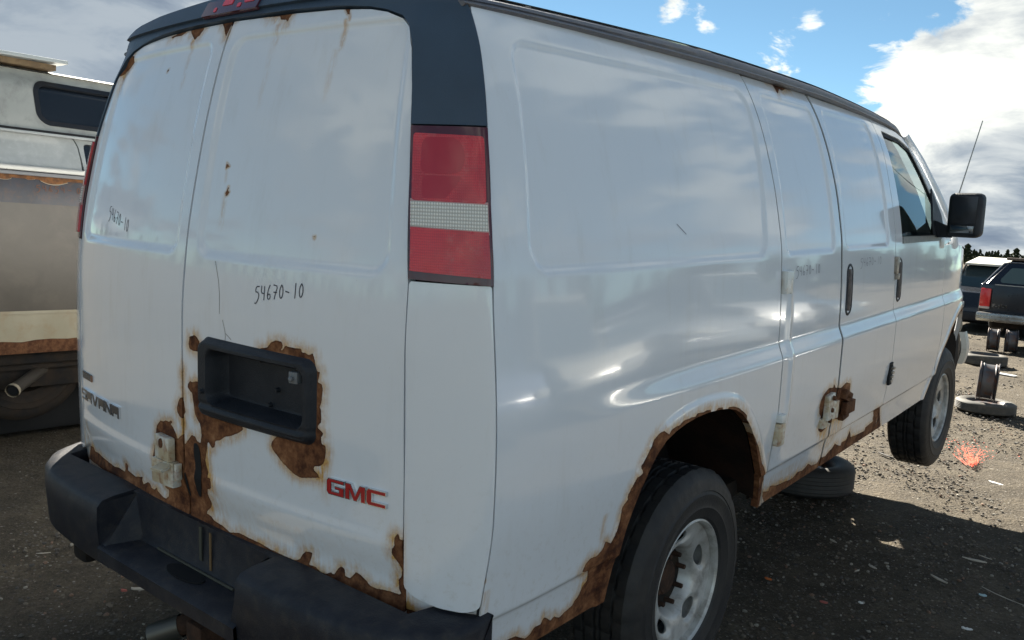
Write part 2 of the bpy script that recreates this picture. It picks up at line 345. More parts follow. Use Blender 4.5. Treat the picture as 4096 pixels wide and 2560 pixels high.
def panel(name, sd, bb, cell, surf, mt, parent, flange=.02, off=0., attrs=None, flip=False, sharp=40):
    """sheet-metal panel: grid over the part of surf(u,v) where sd<0, snapped to the outline, edges turned in by `flange`"""
    u=np.arange(bb[0],bb[2]+cell,cell); v=np.arange(bb[1],bb[3]+cell,cell); U,V=np.meshgrid(u,v,indexing='ij'); D=sd(U,V)
    k=np.minimum(np.minimum(D[:-1,:-1],D[1:,:-1]),np.minimum(D[:-1,1:],D[1:,1:]))<0
    used=np.zeros(U.shape,bool)
    for a in (slice(0,-1),slice(1,None)):
        for b in (slice(0,-1),slice(1,None)): used[a,b]|=k
    e=cell*.2
    mv=used&(D>-cell*.25)
    uu=U[mv].copy(); vv=V[mv].copy()
    for _ in range(3):
        d0=sd(uu,vv); gx=(sd(uu+e,vv)-sd(uu-e,vv))/(2*e); gy=(sd(uu,vv+e)-sd(uu,vv-e))/(2*e); g=np.maximum(np.hypot(gx,gy),.3)
        uu-=d0*gx/g**2; vv-=d0*gy/g**2
    U[mv]=uu; V[mv]=vv
    idx=-np.ones(U.shape,int); idx[used]=np.arange(used.sum())
    I,J=np.nonzero(k); F=np.stack([idx[I,J],idx[I+1,J],idx[I+1,J+1],idx[I,J+1]],1)
    Uf=U[used]; Vf=V[used]; h=1e-3
    def P_(a,b): return np.stack(surf(a,b),-1)
    P=P_(Uf,Vf); Nn=np.cross(P_(Uf+h,Vf)-P_(Uf-h,Vf), P_(Uf,Vf+h)-P_(Uf,Vf-h)); Nn/=np.maximum(np.linalg.norm(Nn,axis=1,keepdims=True),1e-9)
    if flip: Nn=-Nn; F=F[:,::-1]
    P=P+Nn*(off if not callable(off) else off(Uf,Vf)[:,None])
    E=np.concatenate([F[:,[0,1]],F[:,[1,2]],F[:,[2,3]],F[:,[3,0]]]); key=np.sort(E,1); kk=key[:,0].astype(np.int64)*10**7+key[:,1]
    un,inv,cnt=np.unique(kk,return_inverse=True,return_counts=True); be=E[cnt[inv]==1]
    bv=np.unique(be); mp={int(b):i for i,b in enumerate(bv)}; n0=len(P); nb=len(bv)
    ringA=P[bv]; ringB=P[bv]-Nn[bv]*flange
    VV=np.concatenate([P,ringA-Nn[bv]*.0004,ringB]) if flange else P
    if flange:
        q=np.array([[mp[int(b)]+n0,mp[int(a)]+n0,mp[int(a)]+n0+nb,mp[int(b)]+n0+nb] for a,b in be]); FF=np.concatenate([F,q])
    else: FF=F
    me=bpy.data.meshes.new(name); me.vertices.add(len(VV)); me.vertices.foreach_set('co',VV.astype(np.float32).ravel())
    me.loops.add(FF.size); me.loops.foreach_set('vertex_index',FF.astype(np.int32).ravel())
    me.polygons.add(len(FF)); me.polygons.foreach_set('loop_start',np.arange(0,FF.size,4,dtype=np.int32)); me.update(calc_edges=True); me.validate()
    me.polygons.foreach_set('use_smooth',np.ones(len(me.polygons),bool))
    if attrs:
        for an,fn in attrs.items():
            val=fn(Uf,Vf); 
            if flange: val=np.concatenate([val,val[bv],val[bv]])
            at=me.attributes.new(an,'FLOAT','POINT'); at.data.foreach_set('value',val.astype(np.float32))
    if sharp: me.set_sharp_from_angle(angle=R(sharp))
    me.materials.append(mt); o=bpy.data.objects.new(name,me); COL.objects.link(o); o.parent=parent; return o
def ribbon(name, strokes, w, surf, off, mt, parent, flip=False):
    """pen strokes / cracks laid on a surface: each stroke [(u,v)...]"""
    V=[];F=[]
    for st in strokes:
        P=smooth_poly(st,1,False) if len(st)>2 else np.asarray(st,float); n=len(P); b=len(V)
        for i in range(n):
            t=P[min(i+1,n-1)]-P[max(i-1,0)]; t/=max(np.linalg.norm(t),1e-9); nn=np.array([-t[1],t[0]])*w/2
            for sgn in (1,-1):
                u,v=P[i]+nn*sgn; h=1e-3
                p=np.array([float(c) for c in surf(u,v)]); du=np.array([float(c) for c in surf(u+h,v)])-p; dv=np.array([float(c) for c in surf(u,v+h)])-p
                N_=np.cross(du,dv); N_/=np.linalg.norm(N_); N_=-N_ if flip else N_; V.append(p+N_*off)
        for i in range(n-1): F.append((b+2*i,b+2*i+1,b+2*i+3,b+2*i+2))
    return mesh_obj(name,V,F,mt,parent,smooth=False)
# ================================================================ body surfaces of the van (van frame: x right, y forward, z up)
def pch(x,xs,ys):
    xs=np.asarray(xs,float);ys=np.asarray(ys,float);x=np.clip(np.asarray(x,float),xs[0],xs[-1])
    h=np.diff(xs);d=np.diff(ys)/h;m=np.zeros_like(ys)
    m[0]=d[0];m[-1]=d[-1]
    for i in range(1,len(xs)-1):
        if d[i-1]*d[i]>0:
            w1=2*h[i]+h[i-1];w2=h[i]+2*h[i-1];m[i]=(w1+w2)/(w1/d[i-1]+w2/d[i])
    k=np.clip(np.searchsorted(xs,x,side='right')-1,0,len(h)-1)
    t=(x-xs[k])/h[k]
    return ys[k]*(2*t**3-3*t**2+1)+m[k]*h[k]*(t**3-2*t**2+t)+ys[k+1]*(-2*t**3+3*t**2)+m[k+1]*h[k]*(t**3-t**2)
def sst(x,a,b):
    t=np.clip((np.asarray(x,float)-a)/(b-a),0,1);return t*t*(3-2*t)
PZ=([.1,.25,.40,.50,.55,.65,.85,1.05,1.33,1.5,1.7,1.85,1.95,2.02,2.1],[.93,.955,.980,.993,1.0,1.001,1.003,1.004,.992,.962,.908,.852,.800,.752,.70])
PY=([-.1,.14,.35,.6,1.7,3.0,4.1,4.6,4.9,5.15,5.35,5.5],[-.075,-.026,-.012,-.008,0,-.012,-.028,-.040,-.065,-.12,-.20,-.30])
def bulge(y,z):
    f=sst(y,.40,1.15)
    return .021*((1-f)*(1-sst(z,.88,1.36))+f*(1-sst(z,.962,1.036)))*sst(z,.52,.80)
def side_x(y,z):
    y=np.asarray(y,float);z=np.asarray(z,float)
    return bulge(y,z)+pch(z,*PZ)+pch(y,*PY)-np.clip(z-1.33,0,1)**1.0*.09*sst(y,3.0,4.4)*sst(z,1.33,1.6)
def rear_y(x,z):
    x=np.asarray(x,float);z=np.asarray(z,float)
    yb=pch(z,[.2,.45,.6,.9,1.15,1.33,1.6,1.8,1.95,2.05,2.15],[.05,.015,.004,0,.003,.018,.066,.115,.165,.22,.29])
    return yb+.062*(np.abs(x)/.8)**2.4

def side_r(y,z):
    y=np.asarray(y,float); z=np.asarray(z,float); x=side_x(y,z)
    for q in WINQ: x = x - .0085*(1-sst(q(y,z),-.020,.0))
    x = x - .009*(1-sst(z,.532,.547))                                  # rocker crease
    for cy in (ARC1,ARC2):
        d=sdf_far(cy,y,z,.2); x = x + .007*(1-sst(d,.036,.054))          # raised arch lip
    hump=np.exp(-((y-1.80)/.018)**2)*sst(z,1.25,1.1)*sst(z,.6,.75)*.006  # pressed bead behind the hinge line
    return x+hump, y, z
def side_l(y,z):
    x,y,z=side_r(y,z); return -x,y,z
def rear_s(x,z):
    x=np.asarray(x,float); z=np.asarray(z,float); y=rear_y(x,z)
    for q in RWINQ: y = y + .009*(1-sst(q(x,z),-.024,.0))
    y = y + .014*(1-sst(z,.60,.682)) - .010*(1-sst(z,.53,.60))
    y = y - .004*np.exp(-((z-.70)/.02)**2)
    return x,y,z
XD=([.3,.58,.87,1.235,1.313,1.591,1.75,1.95,2.1],[.79,.796,.797,.788,.785,.743,.712,.66,.60])
Y1=([.3,.56,.8,.9,1.275,1.41,1.64,1.74,1.86,2.0],[.12,.132,.144,.145,.149,.157,.191,.212,.237,.255])
XDL=([.3,.58,.87,1.235,1.313,1.45,1.591,1.66,1.75,1.85,1.91,1.95,2.1],[.80,.805,.803,.806,.816,.818,.808,.800,.772,.738,.692,.665,.60])
def corner_s(t,z,XD=XD):
    t=np.asarray(t,float); z=np.asarray(z,float); xd=pch(z,*XD); y1=pch(z,*Y1)
    ax,ay=xd,rear_y(xd,z); bx,by=side_x(y1,z),y1; sl=(rear_y(xd,z)-rear_y(xd-.01,z))/.01; k=.20
    dx=bx-ax; dy=by-ay; cx=ax+dx*k; cy=ay+sl*dx*k*.8; ex=bx; ey=by-dy*k
    return (1-t)**3*ax+3*(1-t)**2*t*cx+3*(1-t)*t*t*ex+t**3*bx, (1-t)**3*ay+3*(1-t)**2*t*cy+3*(1-t)*t*t*ey+t**3*by, z
def corner_l(t,z):
    x,y,z=corner_s(t,z,XDL); return -x,y,z
def rearcorner(u,z):     # rear face running on round the corner; u>xd -> corner, .2 long
    u=np.asarray(u,float); z=np.asarray(z,float); s=np.abs(u); rt=u>0; xd=np.where(rt,pch(z,*XD),pch(z,*XDL)); t=np.clip((s-xd)/.2,0,1)
    c1=corner_s(t,z); c2=corner_s(t,z,XDL); cx=np.where(rt,c1[0],c2[0]); cy=np.where(rt,c1[1],c2[1]); on=s>xd
    return np.sign(u)*np.where(on,cx,s), np.where(on,cy,rear_y(s,z)), z
WINQ=[rquad([(.262,1.338),(1.585,1.338),(1.685,1.925),(.345,1.893)],.075), rquad([(1.752,1.338),(2.285,1.338),(2.335,1.93),(1.80,1.93)],.045), rquad([(2.415,1.343),(3.075,1.343),(3.145,1.935),(2.465,1.932)],.05)]
RWINQ=[rquad([(.005,1.322),(.738,1.322),(.668,1.935),(-.01,1.935)],.06), rquad([(-.79,1.32),(-.088,1.32),(-.098,1.935),(-.715,1.925)],.05)]
ARC1=smooth_poly([(.655,.2),(.675,.43),(.69,.53),(.72,.64),(.77,.745),(.85,.83),(.96,.866),(1.10,.880),(1.25,.872),(1.36,.845),(1.45,.785),(1.53,.70),(1.60,.61),(1.665,.52),(1.70,.41),(1.72,.2)],1)
ARC2=smooth_poly([(4.17,.2),(4.19,.41),(4.24,.46),(4.29,.53),(4.35,.65),(4.44,.735),(4.55,.81),(4.68,.87),(4.82,.90),(4.95,.875),(5.05,.80),(5.12,.66),(5.16,.5),(5.18,.2)],1)
RUST_R={
'blobA':[(0.018,1.107),(0.030,1.104),(0.045,1.092),(0.045,1.062),(0.020,1.062),(0.011,1.062),(-0.005,1.065),(-0.011,1.078),(-0.007,1.090),(-0.008,1.099),(0.001,1.102)],
'blobB':[(0.052,0.981),(0.025,0.977),(0.010,0.972),(-0.005,0.973),(-0.017,0.963),(-0.018,0.953),(-0.005,0.944),(0.005,0.941),(0.009,0.923),(0.013,0.907),(0.018,0.884),(0.029,0.870),(0.041,0.860),(0.047,0.847),(0.049,0.828),(0.044,0.807),(0.043,0.803),(0.026,0.807),(0.018,0.817),(-0.001,0.818),(-0.017,0.803),(-0.035,0.785),(-0.047,0.784),(-0.039,0.805),(-0.047,0.811),(-0.068,0.797),(-0.080,0.788),(-0.088,0.807),(-0.101,0.820),(-0.115,0.827),(-0.103,0.834),(-0.110,0.839),(-0.124,0.832),(-0.143,0.832),(-0.158,0.826),(-0.175,0.826),(-0.198,0.805),(-0.205,0.780),(-0.204,0.755),(-0.215,0.745),(-0.223,0.702),(-0.218,0.682),(-0.206,0.679),(-0.194,0.670),(-0.186,0.649),(-0.184,0.613),(-0.164,0.610),(-0.169,0.588),(-0.182,0.579),(-0.197,0.579),(-0.237,0.589),(-0.241,0.598),(-0.259,0.587),(-0.275,0.589),(-0.282,0.598),(-0.298,0.602),(-0.328,0.586),(-0.338,0.597),(-0.330,0.612),(-0.345,0.606),(-0.382,0.597),(-0.418,0.601),(-0.440,0.604),(-0.431,0.622),(-0.446,0.629),(-0.458,0.616),(-0.464,0.592),(-0.511,0.594),(-0.547,0.588),(-0.623,0.590),(-0.673,0.592),(-0.707,0.595),(-0.745,0.591),(-0.762,0.601),(-0.815,0.597),(-0.847,0.601),(-0.887,0.550),(-0.632,0.553),(-0.422,0.544),(-0.199,0.538),(-0.041,0.517),(0.110,0.498),(0.232,0.492),(0.285,0.528),(0.447,0.534),(0.638,0.533),(0.736,0.534),(0.798,0.536),(0.808,0.582),(0.796,0.720),(0.788,0.719),(0.784,0.730),(0.778,0.730),(0.773,0.716),(0.775,0.699),(0.767,0.693),(0.764,0.679),(0.772,0.668),(0.781,0.657),(0.788,0.643),(0.784,0.629),(0.780,0.620),(0.771,0.609),(0.772,0.588),(0.781,0.575),(0.753,0.575),(0.731,0.574),(0.709,0.571),(0.690,0.572),(0.674,0.583),(0.657,0.591),(0.642,0.595),(0.626,0.575),(0.609,0.576),(0.606,0.592),(0.596,0.597),(0.585,0.590),(0.572,0.569),(0.563,0.573),(0.544,0.563),(0.522,0.565),(0.511,0.571),(0.496,0.572),(0.484,0.571),(0.490,0.587),(0.495,0.606),(0.471,0.602),(0.459,0.593),(0.450,0.576),(0.434,0.569),(0.406,0.569),(0.377,0.570),(0.334,0.572),(0.290,0.576),(0.199,0.579),(0.159,0.570),(0.120,0.579),(0.084,0.581),(0.064,0.590),(0.039,0.593),(0.048,0.603),(0.070,0.621),(0.077,0.635),(0.069,0.660),(0.074,0.676),(0.093,0.683),(0.096,0.700),(0.092,0.713),(0.076,0.712),(0.081,0.726),(0.071,0.743),(0.066,0.760),(0.076,0.794),(0.081,0.816),(0.089,0.811),(0.101,0.801),(0.113,0.806),(0.117,0.817),(0.117,0.825),(0.141,0.832),(0.161,0.845),(0.196,0.856),(0.222,0.868),(0.247,0.882),(0.229,0.908),(0.116,0.910),(0.059,0.923)],
'oval':[(-0.052,0.919),(-0.037,0.909),(-0.035,0.893),(-0.030,0.879),(-0.041,0.868),(-0.048,0.855),(-0.063,0.859),(-0.076,0.871),(-0.078,0.883),(-0.070,0.901),(-0.061,0.913)],
'halo':[(0.311,1.104),(0.316,1.110),(0.345,1.117),(0.361,1.132),(0.377,1.139),(0.399,1.139),(0.405,1.129),(0.401,1.120),(0.393,1.116),(0.403,1.116),(0.413,1.130),(0.427,1.129),(0.457,1.129),(0.471,1.130),(0.475,1.121),(0.486,1.122),(0.498,1.117),(0.512,1.125),(0.519,1.109),(0.521,1.097),(0.528,1.081),(0.537,1.082),(0.534,1.069),(0.530,1.056),(0.544,1.052),(0.548,1.042),(0.545,1.015),(0.541,0.998),(0.535,0.996),(0.543,0.990),(0.544,0.966),(0.543,0.954),(0.532,0.949),(0.533,0.941),(0.546,0.935),(0.553,0.929),(0.543,0.920),(0.546,0.904),(0.545,0.905),(0.558,0.901),(0.560,0.888),(0.558,0.872),(0.551,0.854),(0.538,0.845),(0.520,0.841),(0.519,0.833),(0.531,0.826),(0.540,0.817),(0.475,0.802),(0.452,0.805),(0.428,0.815),(0.409,0.825),(0.393,0.835),(0.372,0.850),(0.362,0.862),(0.362,0.872),(0.405,0.910),(0.445,0.958),(0.444,1.039),(0.343,1.073)],
'top1':[(-0.277,1.980),(-0.263,1.966),(-0.242,1.952),(-0.230,1.943),(-0.216,1.941),(-0.220,1.950),(-0.204,1.951),(-0.203,1.960),(-0.194,1.968),(-0.197,1.976)],
'top2':[(-0.109,1.985),(-0.097,1.975),(-0.082,1.964),(-0.067,1.947),(-0.053,1.934),(-0.052,1.944),(-0.049,1.965),(-0.045,1.976),(-0.048,1.984)],
'top3':[(0.112,1.982),(0.128,1.973),(0.175,1.971),(0.184,1.960),(0.208,1.958),(0.221,1.946),(0.218,1.959),(0.225,1.973),(0.218,1.980)],
'top4':[(0.422,1.971),(0.435,1.958),(0.443,1.950),(0.453,1.946),(0.460,1.934),(0.450,1.962),(0.447,1.969)],
'top5':[(-0.392,1.965),(-0.375,1.960),(-0.361,1.964),(-0.323,1.963),(-0.298,1.972),(-0.318,1.980)],
'chip1':[(-0.360,1.853),(-0.357,1.864),(-0.344,1.866),(-0.351,1.854)],
'chip2':[(0.079,1.564),(0.079,1.581),(0.099,1.571)],
'chip3':[(0.104,1.518),(0.111,1.517),(0.109,1.506),(0.116,1.503),(0.112,1.494),(0.102,1.490),(0.093,1.500),(0.100,1.506)],
'chip4':[(0.472,1.405),(0.480,1.405),(0.480,1.399),(0.475,1.399)],
'left1':[(-0.706,1.910),(-0.700,1.930),(-0.693,1.936),(-0.630,1.928),(-0.636,1.908),(-0.663,1.891),(-0.709,1.870),(-0.726,1.867)],
}
RUST_S={
'doors':[(3.187,0.536),(3.065,0.541),(3.106,0.506),(3.107,0.484),(3.127,0.469),(3.001,0.460),(3.006,0.443),(2.866,0.450),(2.780,0.457),(2.764,0.476),(2.733,0.501),(2.731,0.483),(2.721,0.475),(2.711,0.456),(2.639,0.461),(2.642,0.445),(2.616,0.451),(2.541,0.475),(2.508,0.459),(2.470,0.453),(2.436,0.441),(2.364,0.448),(2.335,0.430),(2.266,0.437),(2.216,0.458),(2.185,0.447),(2.152,0.441),(2.100,0.449),(2.061,0.435),(2.027,0.434),(1.968,0.440),(1.867,0.448),(1.807,0.463),(1.802,0.443),(1.730,0.458),(1.836,0.337),(2.431,0.331),(3.055,0.321),(3.334,0.376)],
'hinge':[(2.550,0.756),(2.484,0.771),(2.458,0.765),(2.420,0.757),(2.345,0.769),(2.316,0.792),(2.309,0.774),(2.260,0.782),(2.220,0.771),(2.193,0.759),(2.176,0.742),(2.174,0.711),(2.192,0.681),(2.219,0.666),(2.221,0.643),(2.212,0.626),(2.226,0.601),(2.266,0.586),(2.315,0.592),(2.323,0.623),(2.374,0.628),(2.504,0.599),(2.507,0.618),(2.606,0.599),(2.623,0.631),(2.589,0.681),(2.527,0.697),(2.562,0.710)],
'seam':[(0.131,0.672),(0.141,0.651),(0.137,0.645),(0.133,0.643)],
'gut':[(1.941,1.993),(2.017,1.982),(2.017,1.945),(2.070,1.972),(2.088,1.966),(2.145,1.981),(2.193,1.983),(2.122,2.008)],
'arch_a':[(0.861,0.872),(0.890,0.856),(0.904,0.868),(0.934,0.872),(0.947,0.871),(0.971,0.881),(1.010,0.882),(1.023,0.883),(1.046,0.880),(1.055,0.889),(1.097,0.886),(1.117,0.888),(1.147,0.884),(1.149,0.872),(1.179,0.862),(1.183,0.876),(1.197,0.882),(1.231,0.878),(1.227,0.858),(1.269,0.858),(1.270,0.872),(1.313,0.867),(1.356,0.854),(1.401,0.831),(1.424,0.816),(1.423,0.804),(1.444,0.788),(1.458,0.769),(1.486,0.745),(1.524,0.714),(1.569,0.673),(1.596,0.635),(1.630,0.599),(1.667,0.566),(1.703,0.520),(1.660,0.271),(1.024,0.134),(0.426,0.298),(0.193,0.445),(0.263,0.456),(0.287,0.453),(0.327,0.430),(0.344,0.435),(0.360,0.450),(0.388,0.447),(0.391,0.464),(0.405,0.458),(0.427,0.441),(0.439,0.448),(0.465,0.435),(0.486,0.442),(0.522,0.450),(0.525,0.458),(0.542,0.468),(0.555,0.491),(0.574,0.503),(0.566,0.534),(0.523,0.549),(0.539,0.568),(0.557,0.577),(0.587,0.573),(0.615,0.586),(0.621,0.606),(0.641,0.596),(0.653,0.590),(0.668,0.622),(0.678,0.654),(0.682,0.687),(0.701,0.706),(0.700,0.717),(0.720,0.746),(0.733,0.762),(0.759,0.771),(0.748,0.789),(0.785,0.824),(0.810,0.852),(0.843,0.870)],
}
ROOT = empty('cargo_van', (0,0,0.16383), (0.0480626,0,0), label='large white cargo van with peeling rust, raised off the ground, seen from behind', cat='van')
# ---- rust / stain fields
def fld(polys, thin=()):
    def f(u,v):
        r=np.full(np.shape(u),-.06)
        for p in polys:
            d=sdf_far(p,u,v); q=np.asarray(p); small=np.ptp(q[:,0])<.05 and np.ptp(q[:,1])<.05; r=np.maximum(r,-np.where(d>0,d*(5 if small else 1),d))
        for pl,w in thin: r=np.maximum(r, w-seg_d(pl,u,v))
        return 1+np.clip(r,-.06,.06)
    return f
def stn(drips):
    def f(u,v):
        s=np.zeros(np.shape(u))
        for x,z1,z0,w,a in drips:      # runs from z1 down to z0
            s+= a*np.exp(-((u-x)/w)**2)*sst(v,z0,z0+.35*(z1-z0)+1e-3)*(1-sst(v,z1,z1+.01))
        return np.clip(s,0,1)
    return f
rdr=[(.088,1.565,1.52,.006,.5),(.098,1.49,1.39,.010,.45),(-.235,1.945,1.90,.008,.7),(-.24,1.90,1.78,.010,.3),(.445,1.935,1.85,.008,.8),(.43,1.86,1.72,.010,.28),(.18,1.94,1.88,.012,.4),(.175,1.88,1.70,.012,.15),
     (.545,.895,.79,.012,.75),(.515,.895,.82,.01,.5),(.56,.895,.74,.022,.35),(-.045,.86,.76,.012,.8),(-.70,1.90,1.78,.02,.55),(-.09,.80,.70,.03,.25),(.10,.72,.56,.05,.3),(.07,.80,.68,.03,.6),(-.05,1.05,.6,.004,.35),(.03,1.13,1.06,.02,.12),
     (.40,.66,.54,.2,.12),(.045,1.06,.93,.010,.5),(-.77,.70,.55,.02,.5),(.78,.72,.54,.025,.4)]
rf=fld(list(RUST_R.values()), thin=[([(-.043,1.0),(-.0445,.90),(-.042,.84)],.0035)]); rs=stn(rdr)
RA={'rust':rf,'stain':rs}
# ---- rear doors
hq=rquad([(.058,.888),(.528,.892),(.528,1.108),(.058,1.112)],.035); hin=rquad([(.108,.932),(.502,.932),(.502,1.084),(.108,1.086)],.03)
TOPL=[(.683,1.851),(.656,1.903),(.629,1.926),(.579,1.945),(.521,1.957),(.405,1.967),(.24,1.973)]
DR=[(-.041,.525),(.795,.525),(.796,.58),(.797,.87),(.788,1.235),(.785,1.313),(.743,1.591),(.712,1.75)]+TOPL+[(-.041,1.979)]
DL=[(-.047,.525),(-.047,1.979),(-.24,1.977),(-.405,1.972),(-.521,1.963),(-.579,1.956),(-.640,1.940),(-.688,1.912),(-.735,1.851),(-.769,1.75),(-.797,1.66),(-.805,1.591),(-.815,1.45),(-.813,1.313),(-.803,1.235),(-.800,.87),(-.802,.58),(-.802,.525)]
M_door=M_white
for nm,pl,win in (('rear_door',DR,0),('rear_door',DL,1)):
    P=np.array(pl); bb=(P[:,0].min()-.01,P[:,1].min()-.01,P[:,0].max()+.01,P[:,1].max()+.01)
    d=panel(nm,(lambda P,w: lambda X,Y: np.maximum(sdf(P,X,Y)+.0012, -(hin(X,Y)-.006) if w==0 else -9))(P,win),bb,.0052,rear_s,M_door,ROOT,flange=.03,attrs=RA)
    if win==0: doorR=d; tag(d,label='right rear door with black plate housing ringed by rust')
    else: doorL=d; tag(d,label='left rear door with rusted lower hinge plate')
# writing and cracks
def hand(strokes, x0, z0, w, h, shear=0.,rise=0.):
    return [[(x0+p[0]*w+p[1]*shear, z0+p[1]*h+p[0]*rise) for p in s] for s in strokes]
DIG={'5':[[(.85,1),(.2,.97),(.1,.55),(.5,.62),(.85,.4),(.7,.05),(.3,-.25),(.05,-.2)]],'4':[[(.15,1),(.1,.5),(.75,.45)],[(.7,1),(.72,.0)]],'6':[[(.6,1.05),(.25,.6),(.2,.15),(.5,0),(.8,.2),(.6,.45),(.25,.3)]],'7':[[(.1,1),(.9,.95),(.55,.4),(.4,0)],[(.2,.5),(.85,.5)]],'0':[[(.5,1),(.2,.7),(.2,.25),(.5,0),(.8,.3),(.78,.75),(.5,1)]],'-':[[(.1,.5),(.8,.45)]],'1':[[(.5,1.05),(.5,0)]]}
def write(txt,x0,z0,cw,h,rise,w,surf,mt,par):
    x=x0
    for ch in txt:
        ribbon('marker_digit' if ch!='-' else 'marker_dash',hand(DIG[ch],x,z0+rise*(x-x0),cw,h),w,surf,.0009,mt,par); x+=cw*(1.12 if ch!='-' else 1.35)*(.9 if ch=='1' else 1)
def word(txt, x0, z0, cw, h, rise=0., adv=None):
    out=[]; x=x0
    for i,ch in enumerate(txt):
        out+=hand(DIG[ch], x, z0+rise*(x-x0), cw, h); x+=cw*(1.12 if ch!='-' else 1.35)*(.9 if ch=='1' else 1)
    return out
write('54670-10',.288,1.232,.0205,.036,.13, .0030, rear_s, M_ink, doorR)
write('54670-10',-.585,1.402,.0185,.038,-.24, .0026, rear_s, M_ink, doorL)
for _s in ([(.105,1.318),(.135,1.25),(.140,1.18)],[(.155,1.165),(.170,1.13),(.166,1.10)],[(.170,1.13),(.195,1.117)]): ribbon('paint_crack', [_s], .0014, rear_s, .0007, M_crack, doorR)
# ---- licence plate housing
hq=rquad([(.058,.888),(.528,.892),(.528,1.108),(.058,1.112)],.035); hin=rquad([(.108,.932),(.502,.932),(.502,1.084),(.108,1.086)],.03)
def hsurf(x,z):
    x,y,z=np.asarray(x,float),rear_y(x,z),np.asarray(z,float); d=hq(x,z); di=hin(x,z)
    o=-.022*(1-sst(d,-.014,.0)); o=o+.062*(1-sst(di,-.016,.0))-.006*np.exp(-((z-.918)/.009)**2)*(d<-.02)
    o=o+.004*np.exp(-((z-.930)/.006)**2)*(di>0)
    return x,y+o,z
hs=panel('licence_plate_housing',hq,(.04,.87,.6,1.13),.0045,hsurf,M_blk,doorR,flange=.0)
bm=bmesh.new(); bbox(bm,(.462,.010,1.058),(.030,.02,.030),(0,0,R(8)),.004); bmesh.ops.create_uvsphere(bm,u_segments=10,v_segments=6,radius=.007,matrix=Matrix.Translation((.462,-.004,1.056)))
bm_obj('plate_clip',bm,mat('dusty_clip',(.16,.17,.18),.5),doorR)
for (x,z) in ((.30,1.075),(.095,.965),(.34,1.0),(.31,.955),(.44,.955)):
    bm=bmesh.new(); bmesh.ops.create_cone(bm,cap_ends=True,segments=14,radius1=.0075,radius2=.005,depth=.012,matrix=Matrix.Translation((x,float(hsurf(x,z)[1])-.004,z))@Matrix.Rotation(R(90),4,'X'))
    bm_obj('screw_boss',bm,M_blk,doorR)
# ---- rear hinge plate and latch wreck
hp=empty_p=None
bm=bmesh.new(); bbox(bm,(-.128,-.012,.757),(.088,.022,.070),(0,0,R(-4)),.004); bm_obj('door_hinge',bm,M_rustl,doorL)
bm=bmesh.new(); bbox(bm,(-.125,-.010,.684),(.110,.030,.075),(0,0,R(3)),.006); bbox(bm,(-.098,-.040,.709),(.050,.04,.010),(R(12),0,R(8)),.003); bbox(bm,(-.053,-.014,.700),(.012,.02,.05),(0,0,0),.004); bm_obj('door_hinge',bm,M_rustl,doorL)
bm=bmesh.new(); bmesh.ops.create_cone(bm,cap_ends=True,segments=16,radius1=.011,radius2=.011,depth=.004,matrix=Matrix.Translation((-.128,-.0245,.772))@Matrix.Rotation(R(90),4,'X')@Matrix.Diagonal((.9,1.3,1,1))); bm_obj('bolt_hole',bm,M_rust,doorL)
slot=smooth_poly([(.010,.798),(.030,.800),(.042,.780),(.046,.735),(.052,.705),(.044,.67),(.030,.640),(.016,.640),(.012,.69),(.018,.73),(.008,.77)],2)
panel('rust_hole',lambda X,Y: sdf(slot,X,Y),(0,.62,.06,.81),.004,rear_s,M_gap,doorR,flange=.0,off=.0016)
slot2=smooth_poly([(-.040,.700),(-.030,.702),(-.026,.66),(-.030,.625),(-.040,.63)],2)
panel('rust_hole',lambda X,Y: sdf(slot2,X,Y),(-.06,.61,0,.71),.004,rear_s,M_gap,doorL,flange=.0,off=.0016)
# ---- emblems
def letters(name, polys, t0, surf_y, mt_side, mt_face, parent, grow=.0, depth=.006, face_in=.0016):
    """raised letters: chrome body with an inset coloured face"""
    for part,(mtx,dep,ins) in enumerate(((mt_side,depth,0.),(mt_face,depth+.0009,face_in))):
        if mtx is None: continue
        bm=bmesh.new()
        for P in polys:
            P=[tuple(p) for p in P]
            Q=off_poly(P,-ins) if ins else P
            vf=[bm.verts.new((p[0],surf_y(p[0],p[1])-dep,p[1])) for p in Q]; vb=[bm.verts.new((p[0],surf_y(p[0],p[1])+.002,p[1])) for p in Q]
            try: bm.faces.new(vf)
            except ValueError: continue
            n=len(Q)
            for i in range(n): bm.faces.new((vf[i],vb[i],vb[(i+1)%n],vf[(i+1)%n]))
        bm_obj(name if part==0 else name+'_face',bm,mtx,parent,smooth=False)
def off_poly(P,r):
    n=len(P); ar=sum(P[i-1][0]*P[i][1]-P[i][0]*P[i-1][1] for i in range(n)); sg=1 if ar>0 else -1; out=[]
    for i in range(n):
        a,b,c=[np.array(q) for q in (P[i-1],P[i],P[(i+1)%n])]; u=(b-a)/max(np.linalg.norm(b-a),1e-9); v=(c-b)/max(np.linalg.norm(c-b),1e-9)
        n1=np.array([-u[1],u[0]])*sg; n2=np.array([-v[1],v[0]])*sg; m=n1+n2; m=m/max(m@m,.35)*2*.5*1.0
        out.append(tuple(b-m*r*1.0*1.0 if r>0 else b-m*r))
    return out
def rect_stroke(*pts): return list(pts)
def place(polys,x0,z0,w,h): return [[(x0+a*w,z0+b*h) for a,b in P] for P in polys]
L_G=[[(0,.18),(.10,0),(.98,0),(.98,.58),(.46,.58),(.46,.38),(.70,.38),(.70,.24),(.28,.24),(.28,.76),(.98,.76),(.98,1),(.10,1),(0,.82)]]
L_M=[[(0,0),(.22,0),(.22,.60),(.42,.0),(.58,.0),(.78,.60),(.78,0),(1,0),(1,1),(.72,1),(.50,.36),(.28,1),(0,1)]]
L_C=[[(0,.18),(.10,0),(1,0),(1,.26),(.28,.26),(.28,.74),(1,.74),(1,1),(.10,1),(0,.82)]]
